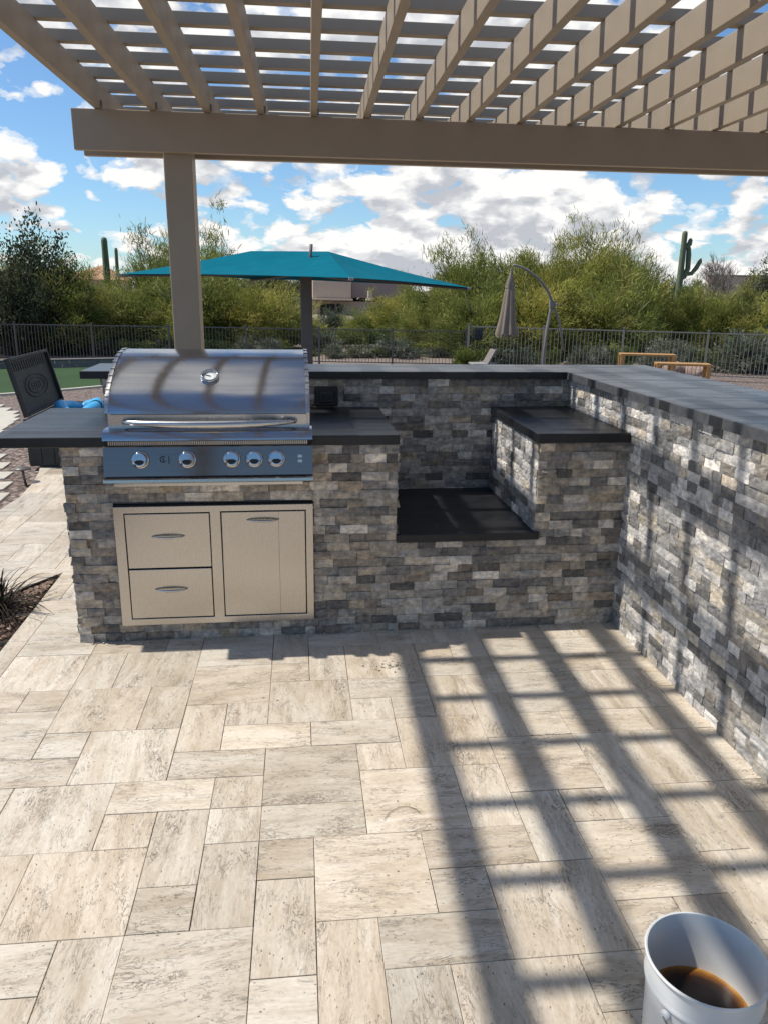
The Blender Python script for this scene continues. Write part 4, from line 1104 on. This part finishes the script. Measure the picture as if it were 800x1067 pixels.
# u, ytop, Y, width px
palos = [(8, 262, 27, 100), (62, 270, 26, 110), (112, 283, 27, 100), (160, 232, 30, 105), (212, 230, 31, 100), (200, 262, 27, 120), (262, 285, 27, 110), (300, 300, 29, 80),
         (455, 276, 29, 95), (490, 248, 28, 105), (532, 242, 30, 100), (570, 244, 31, 90), (600, 236, 28, 110), (640, 231, 29, 110), (660, 244, 27, 84), (560, 278, 25, 120), (640, 275, 25, 130), (703, 290, 28, 80), (750, 288, 27, 90), (795, 292, 26, 100),
         (500, 285, 25, 100), (420, 300, 31, 80), (-30, 270, 27, 100), (840, 288, 27, 100), (395, 316, 33, 70), (445, 312, 27, 70), (418, 303, 35, 80), (447, 298, 32, 90), (372, 326, 34, 50)]
desc = ['olive feathery palo verde at the far left edge behind the lawn', 'rounded palo verde behind the lawn, left of the short saguaro', 'bushy palo verde rising just below the short saguaro', 'tall open palo verde left of the pergola post', 'tall airy palo verde directly right of the pergola post', 'wide low palo verde half hidden behind the pergola post', 'low palo verde under the left half of the teal canopy', 'small palo verde left of the umbrella post beside the distant house',
        'palo verde standing just off the right tip of the teal canopy', 'tall palo verde between the teal canopy tip and closed parasol', 'tall palo verde directly behind the closed parasol top', 'airy palo verde above the curved parasol arm', 'tallest feathery palo verde right of the curved arm', 'broad tall palo verde midway between parasol and saguaro', 'palo verde with thin branches left of the tall saguaro', 'dense low palo verde right behind the curved parasol mast', 'dense wide palo verde behind the longer bench', 'palo verde growing at the foot of the tall armed saguaro', 'low yellowish palo verde in front of the beige wall', 'palo verde at the right edge behind the fence',
        'dense low palo verde left of the closed parasol by the fence', 'distant palo verde right of the far house', 'partly seen palo verde cut by the left edge', 'partly seen palo verde cut by the right edge', 'small far palo verde below the beige house', 'small palo verde behind the fence between umbrella post and parasol', 'bright palo verde right of the far beige house', 'bright leafy palo verde beneath the right part of the teal canopy', 'small palo verde in front of the far house wall']
for i, (u, yt, Y, w) in enumerate(palos):
    plant('palo', i % 4, u, yt, Y, w, desc[i], G1, 4.75)
plant('mesq', 0, 38, 215, 25.5, 88, 'tall dark ironwood tree rising at the far left against the clouds', 'dark ironwood trees', 4.75)
plant('mesq', 1, -8, 238, 25, 80, 'dark ironwood tree cut by the left edge of the photo', 'dark ironwood trees', 4.75)
plant('mesq', 0, 796, 264, 36, 46, 'small dark tree at the right edge above the beige wall', 'dark ironwood trees', 4.75)
# bushes along the fence
rb = random.Random(55)
bl = []
for i in range(30):
    u = -20+i*28+rb.uniform(-8, 8); kind = 'bush' if (i % 3) else 'shrub'
    base = 344 if u < 300 else 352
    Y = (24.6 if u < 255 else 23.2 if u < 480 else 19.6)+rb.uniform(.2, 1.6)
    if 300 < u < 480: Y = rb.uniform(24, 26)
    bl.append((u, base+rb.uniform(2, 14), Y, rb.uniform(34, 52), kind))
marks = [('at the far left end of the fence'), ('left of the deck box lid'), ('above the deck box lid'), ('above the left counter'), ('left of the grill'), ('behind the grill lid left end'), ('left of the pergola post'), ('at the pergola post'), ('right of the pergola post'), ('behind the thermometer'), ('behind the grill lid right end'), ('left of the umbrella post'), ('right of the umbrella post'), ('near the far house'), ('behind the fence below the far house'), ('in the open gap of the trees'), ('right of the open gap of the trees'), ('left of the black lock box'), ('behind the chaise lounge'), ('behind the closed parasol'), ('left of the curved mast'), ('right of the curved mast'), ('behind the fence post right of the mast'), ('left of the longer bench'), ('behind the longer bench'), ('between the two benches'), ('behind the nearer bench'), ('right of the nearer bench'), ('above the red kerb'), ('at the far right end of the fence')]
for i, (u, yt, Y, w, k) in enumerate(bl):
    nm = 'silvery grey-green desert bush ' if k == 'bush' else 'fresh green rounded shrub '
    plant(k, i % 2, u, yt, Y, w, nm+marks[i], 'low bushes along the iron fence', 1.05 if k == 'bush' else 1.38)
# larger bushes on the rise below the house
for j, (u, yt, Y, w, k, lab) in enumerate([(345, 322, 36, 46, 'bush', 'grey leafless-looking bush left of centre on the rise under the house'), (388, 318, 38, 60, 'bush', 'wide purple-grey bush on the rise below the house'), (425, 326, 34, 50, 'shrub', 'green shrub on the slope right of the umbrella post'), (365, 340, 30, 50, 'shrub', 'yellow-green shrub close behind the fence right of the umbrella post'), (460, 335, 30, 50, 'bush', 'pale bush on the slope beneath the right canopy tip'), (700, 352, 21, 70, 'bush', 'large twiggy grey bush behind the two benches'), (775, 345, 20, 90, 'bush', 'large grey-green bush behind the fence at the right'), (235, 352, 27, 60, 'shrub', 'shrub with yellow flowers behind the fence right of the pergola post'), (400, 338, 29, 60, 'shrub', 'leafy green shrub just behind the fence below the far house'), (440, 342, 28, 60, 'shrub', 'leafy green shrub behind the fence below the canopy tip'), (415, 352, 25, 60, 'bush', 'pale grey bush close behind the fence in the gap of the trees'), (475, 345, 27, 50, 'bush', 'pale grey bush left of the fence corner'), (335, 345, 27, 44, 'bush', 'grey bush beside the umbrella post behind the fence')]):
    plant(k, j % 2, u, yt, Y, w, lab, 'scattered shrubs on the slope', 1.05 if k == 'bush' else 1.38)

# far wood on the rise closing the horizon
rs = np.random.RandomState(4); Vs = []; Qs = []; Ts = []; TTs = []; off = 0
for k in range(60):
    x = rs.uniform(-70, 110); y = rs.uniform(62, 90)
    V, q4, t3, T_ = spray_crown(rs, 3.2, 2.5, .0, rs.uniform(2.2, 3.6), 16, 4, 30, .7, .10, [(.15, .16, .07), (.12, .135, .06), (.18, .18, .09)], 1.4, .1)
    V = V+np.array([x, y, gz(y)-.2]); Vs.append(V); Qs.append(q4+off); Ts.append(t3+off); TTs.append(T_); off += len(V)
fo = np_mesh('far_desert_scrub', np.concatenate(Vs), np.concatenate(Qs), np.concatenate(Ts), np.concatenate(TTs), MT['leaf'])
tag(fo, 'distant desert scrub and trees merging along the horizon', 'scrub', kind='stuff')

# saguaros
def ribbed(mb, pts, rad, ribs=14):
    seg = ribs*2; n0 = len(mb.v)
    pts = [Vector(p) for p in pts]; n_ = len(pts); vs = []
    for i, p in enumerate(pts):
        t = (pts[min(i+1, n_-1)]-pts[max(i-1, 0)]).normalized(); a = t.cross(Vector((0, 1, .01))).normalized(); b_ = t.cross(a)
        for k in range(seg):
            r_ = rad[i]*(1 if k % 2 else .84); an = 2*math.pi*k/seg
            vs.append(p+a*math.cos(an)*r_+b_*math.sin(an)*r_)
    fs = [(i*seg+k, (i+1)*seg+k, (i+1)*seg+(k+1) % seg, i*seg+(k+1) % seg) for i in range(n_-1) for k in range(seg)]
    fs.append(tuple((n_-1)*seg+k for k in reversed(range(seg)))); mb.add(vs, fs)
def saguaro(px_base, px_top, Y, r_, arms, lab):
    top = at(*px_top, Y=Y); z0 = gz(Y); b_ = at(*px_base, Y=Y)
    t = thing('saguaro_cactus', (b_.x, Y, z0), lab, 'cactus', 'saguaro cacti beyond the fence')
    mb = MB(); H = top.z-z0
    pts = []; rr_ = []
    for i in range(12):
        s = i/11; pts.append((b_.x+(top.x-b_.x)*s, Y, z0-.1+(H-.05)*s)); rr_.append(r_*(.85+.2*math.sin(math.pi*min(1, s*1.1))))
    pts += [(top.x, Y, top.z-.04), (top.x, Y, top.z)]; rr_ += [r_*.7, r_*.15]
    ribbed(mb, pts, rr_); mb.build('stem', MT['saguaro'], t, smooth=True)
    for arm in arms:
        mb = MB(); P = [at(u, v, Y=Y) for u, v, _ in arm]; R_ = [a[2] for a in arm]
        ribbed(mb, P, R_, 10); mb.build('arm', MT['saguaro'], t, smooth=True)
saguaro((707, 300), (713.5, 240.5), 33, .15, [[(706, 292, .1), (712, 288, .14), (716, 280, .12), (717, 265, .12), (717, 258, .10), (717, 256, .03)], [(711, 286, .1), (720, 285, .10), (725, 279, .11), (729, 272, .10), (730, 269, .03)], [(709, 262, .08), (714, 258, .12), (718, 254, .12), (719, 250, .1), (719.3, 248, .03)]], 'tall many-armed saguaro standing above the trees at the right')
saguaro((113, 300), (108.5, 247), 30, .14, [], 'single straight saguaro column left of the pergola post')
saguaro((123, 300), (121, 258), 36, .09, [], 'thin distant saguaro beside the taller straight one')

# leafless tree at right
t = thing('bare_tree', (at(765, 290, Y=34).x, 34, gz(34)), 'leafless pale twiggy tree right of the tall saguaro', 'tree')
mb = MB(); rr_ = random.Random(8)
def branch(mb, p, d, L, r_, lv):
    q = p+d*L; mb.tube([p, p.lerp(q, .5)+Vector((rr_.uniform(-1, 1), rr_.uniform(-1, 1), 0))*L*.07, q], [r_, r_*.8, r_*.55], 5, cap=False)
    if lv == 0: return
    for k in range(4 if lv > 1 else 5):
        nd = (d+Vector((rr_.uniform(-.75, .75), rr_.uniform(-.75, .75), rr_.uniform(-.05, .5)))).normalized()
        branch(mb, p.lerp(q, rr_.uniform(.5, 1)), nd, L*rr_.uniform(.55, .8), r_*.55, lv-1)
p0 = Vector((t.location.x, 34, gz(34)-.1)); tz = at(765, 262, Y=34).z
branch(mb, p0, Vector((0, 0, 1)), (tz-p0.z)*.40, .10, 5)
m_simple('pale bark', (.22, .19, .16), .9)
mb.build('trunk', MT['pale bark'], t)

# ------------------------------------------------------------------ buildings behind
def building(name, Y, parts, lab):
    x = sum(p[1] for p in parts)/len(parts)
    P = at(x, 310, Y=Y); t = thing(name, (P.x, Y, gz(Y)), lab, 'house'); return t
Yh = 58
hb = thing('far_house', (at(356, 310, Y=Yh).x, Yh, gz(Yh)), 'flat-roofed beige stucco house seen beneath the teal canopy', 'house')
def wpart(par, name, mt, u0, v0, u1, v1, Y, dep, zb=None, bevel=.02):
    a = at(u0, v0, Y=Y); b_ = at(u1, v1, Y=Y); mb = MB(); mb.box(a.x, b_.x, Y, Y+dep, b_.z if zb is None else zb, a.z); return mb.build(name, MT[mt], par, bevel=bevel)
wpart(hb, 'wall', 'stucco house', 326, 292.5, 366, 311, Yh, 8)
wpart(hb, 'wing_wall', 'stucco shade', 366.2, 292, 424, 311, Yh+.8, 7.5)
wpart(hb, 'lower_wall', 'stucco house', 322, 313.5, 430, 345, Yh+1.2, 6.5, zb=gz(Yh)-.5)
wpart(hb, 'roof_slab', 'stucco house', 324, 311, 368, 313.4, Yh-.9, 9)
w1_ = wpart(hb, 'window', 'window glass', 334, 316.5, 349, 330, Yh+1.12, .06)
w2_ = wpart(hb, 'window', 'window glass', 351, 316.5, 357, 329, Yh+1.12, .06)
wpart(hb, 'chimney', 'stucco house', 384, 303, 388, 311, Yh-.5, .8)
hl = thing('tile_roof_house', (at(90, 300, Y=62).x, 62, gz(62)), 'house with terracotta roof behind the trees left of the pergola post', 'house')
a = at(66, 291, Y=62); b_ = at(116, 291, Y=62); rz_ = at(90, 275, Y=62).z
mb = MB(); mb.box(a.x, b_.x, 62, 70, gz(62)-.3, a.z); mb.build('wall', MT['stucco house'], hl)
mb = MB(); mb.add([(a.x-.4, 61.5, a.z+.02), (b_.x+.4, 61.5, a.z+.02), (b_.x+.4, 70.5, a.z+.02), (a.x-.4, 70.5, a.z+.02), (a.x+2, 66, rz_), (b_.x-1.4, 66, rz_)], [(0, 1, 5, 4), (1, 2, 5), (2, 3, 4, 5), (3, 0, 4), (3, 2, 1, 0)])
mb.build('roof', MT['roof tile'], hl)
hr = thing('beige_boundary_wall', (at(770, 290, Y=40).x, 40, gz(40)), 'long low beige stucco wall behind the trees at the right edge', 'wall')
a = at(738, 286, Y=40); b_ = at(860, 292, Y=40); mb = MB(); mb.box(a.x, b_.x, 40, 40.3, gz(40)-.3, a.z-.1); mb.build('wall', MT['stucco house'], hr)
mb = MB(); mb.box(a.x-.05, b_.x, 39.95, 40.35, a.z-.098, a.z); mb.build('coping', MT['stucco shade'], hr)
# boulders on the slope
rkp = None
for j, (u, v, Y, r_, lab) in enumerate([(430, 366, 25, .18, 'pale boulder behind the fence below the canopy tip'), (492, 366, 24, .16, 'pale boulder beside the fence gate'), (703, 372, 19.5, .30, 'pinkish boulder behind the nearer bench'), (728, 380, 19, .3, 'pinkish boulder right of the nearer bench behind the fence'), (590, 380, 21, .18, 'dull boulder behind the fence right of the curved mast')]):
    p = at(u, v, Y=Y)
    o = blob(0, 0, 0, r_*1.3, r_, r_*.8, 20+j, 18, .16).build('boulder', MT['rock'], smooth=True); o.location = (p.x, Y, gz(Y)+r_*.35)
    tag(o, lab, 'rock', 'boulders behind the fence')

# ------------------------------------------------------------------ grass plant in the bed
gp = thing('fountain_grass', tuple(at(-3, 636, Z=-.02)), 'dark purple-green strappy grass plant arching out of the corner planting bed', 'plant')
mb = MB(); rr_ = random.Random(17); gc = at(-3, 636, Z=-.02)
for k in range(130):
    a = rr_.uniform(0, 6.28); L = rr_.uniform(.22, .50); el = rr_.uniform(.35, 1.35)
    d = Vector((math.cos(a)*math.cos(el), math.sin(a)*math.cos(el), math.sin(el))); st_ = gc+Vector((rr_.uniform(-.04, .04), rr_.uniform(-.04, .04), 0))
    vs = []; n_ = 9; w_ = rr_.uniform(.0022, .0048); side = Vector((-math.sin(a), math.cos(a), 0))
    for i in range(n_+1):
        s = i/n_; p = st_+d*L*s+Vector((0, 0, -1))*L*.62*s**2.1*(1.35-el*.5); p.z = max(p.z, -.012)
        ww = w_*(1-s**2.5)*(1 if s > .1 else .8)+.0004
        vs += [p-side*ww, p+side*ww, p+Vector((0, 0, -ww*.6))]
    fs = []
    for i in range(n_):
        b0 = i*3; fs += [(b0, b0+2, b0+5, b0+3), (b0+2, b0+1, b0+4, b0+5), (b0+1, b0, b0+3, b0+4)]
    c_ = rr_.choice([(.035, .022, .022), (.05, .032, .026), (.06, .055, .028), (.09, .075, .045)])
    mb.add(vs, fs, c_)
mb.build('blades', MT['leaf'], gp, tones=True)

# small debris: twig and leaf crumbs on the patio
mb = MB(); P = [at(400+x/2, 850+y/2, Z=.004) for x, y in ((0, 25), (12, 4), (30, -5), (52, -8), (68, 0), (75, 8))]
P = [Vector((p.x, p.y, .004)) for p in [at(400, 854, Z=.004), at(405, 847, Z=.004), at(415, 841, Z=.004), at(425, 840, Z=.004), at(433, 843, Z=.004), at(437, 847, Z=.004)]]
mb.tube(P, .0009, 6); tag(mb.build('twig', MT['bark']), 'thin curved dry twig lying on the sunlit paver left of the shadows', 'twig')
mb = MB(); rr_ = random.Random(2)
for k in range(26):
    p = at(rr_.gauss(407, 8), rr_.gauss(694, 3), Z=.003); s = rr_.uniform(.002, .006)
    mb.box(-s, s, -s*.6, s*.6, -.002, .003, Matrix.Translation((p.x, p.y, .003)) @ Matrix.Rotation(rr_.uniform(0, 6), 4, 'Z'))
for k in range(60):
    p = Vector((rr_.uniform(-2.4, -.05), -rr_.uniform(.01, .05), .003)); s = rr_.uniform(.0015, .005)
    mb.box(-s, s, -s*.6, s*.6, -.002, .003, Matrix.Translation(p) @ Matrix.Rotation(rr_.uniform(0, 6), 4, 'Z'))
tag(mb.build('mortar_crumbs', MT['paver']), 'grey crumbs of dried mortar scattered on the pavers by the wall', 'debris', kind='stuff')
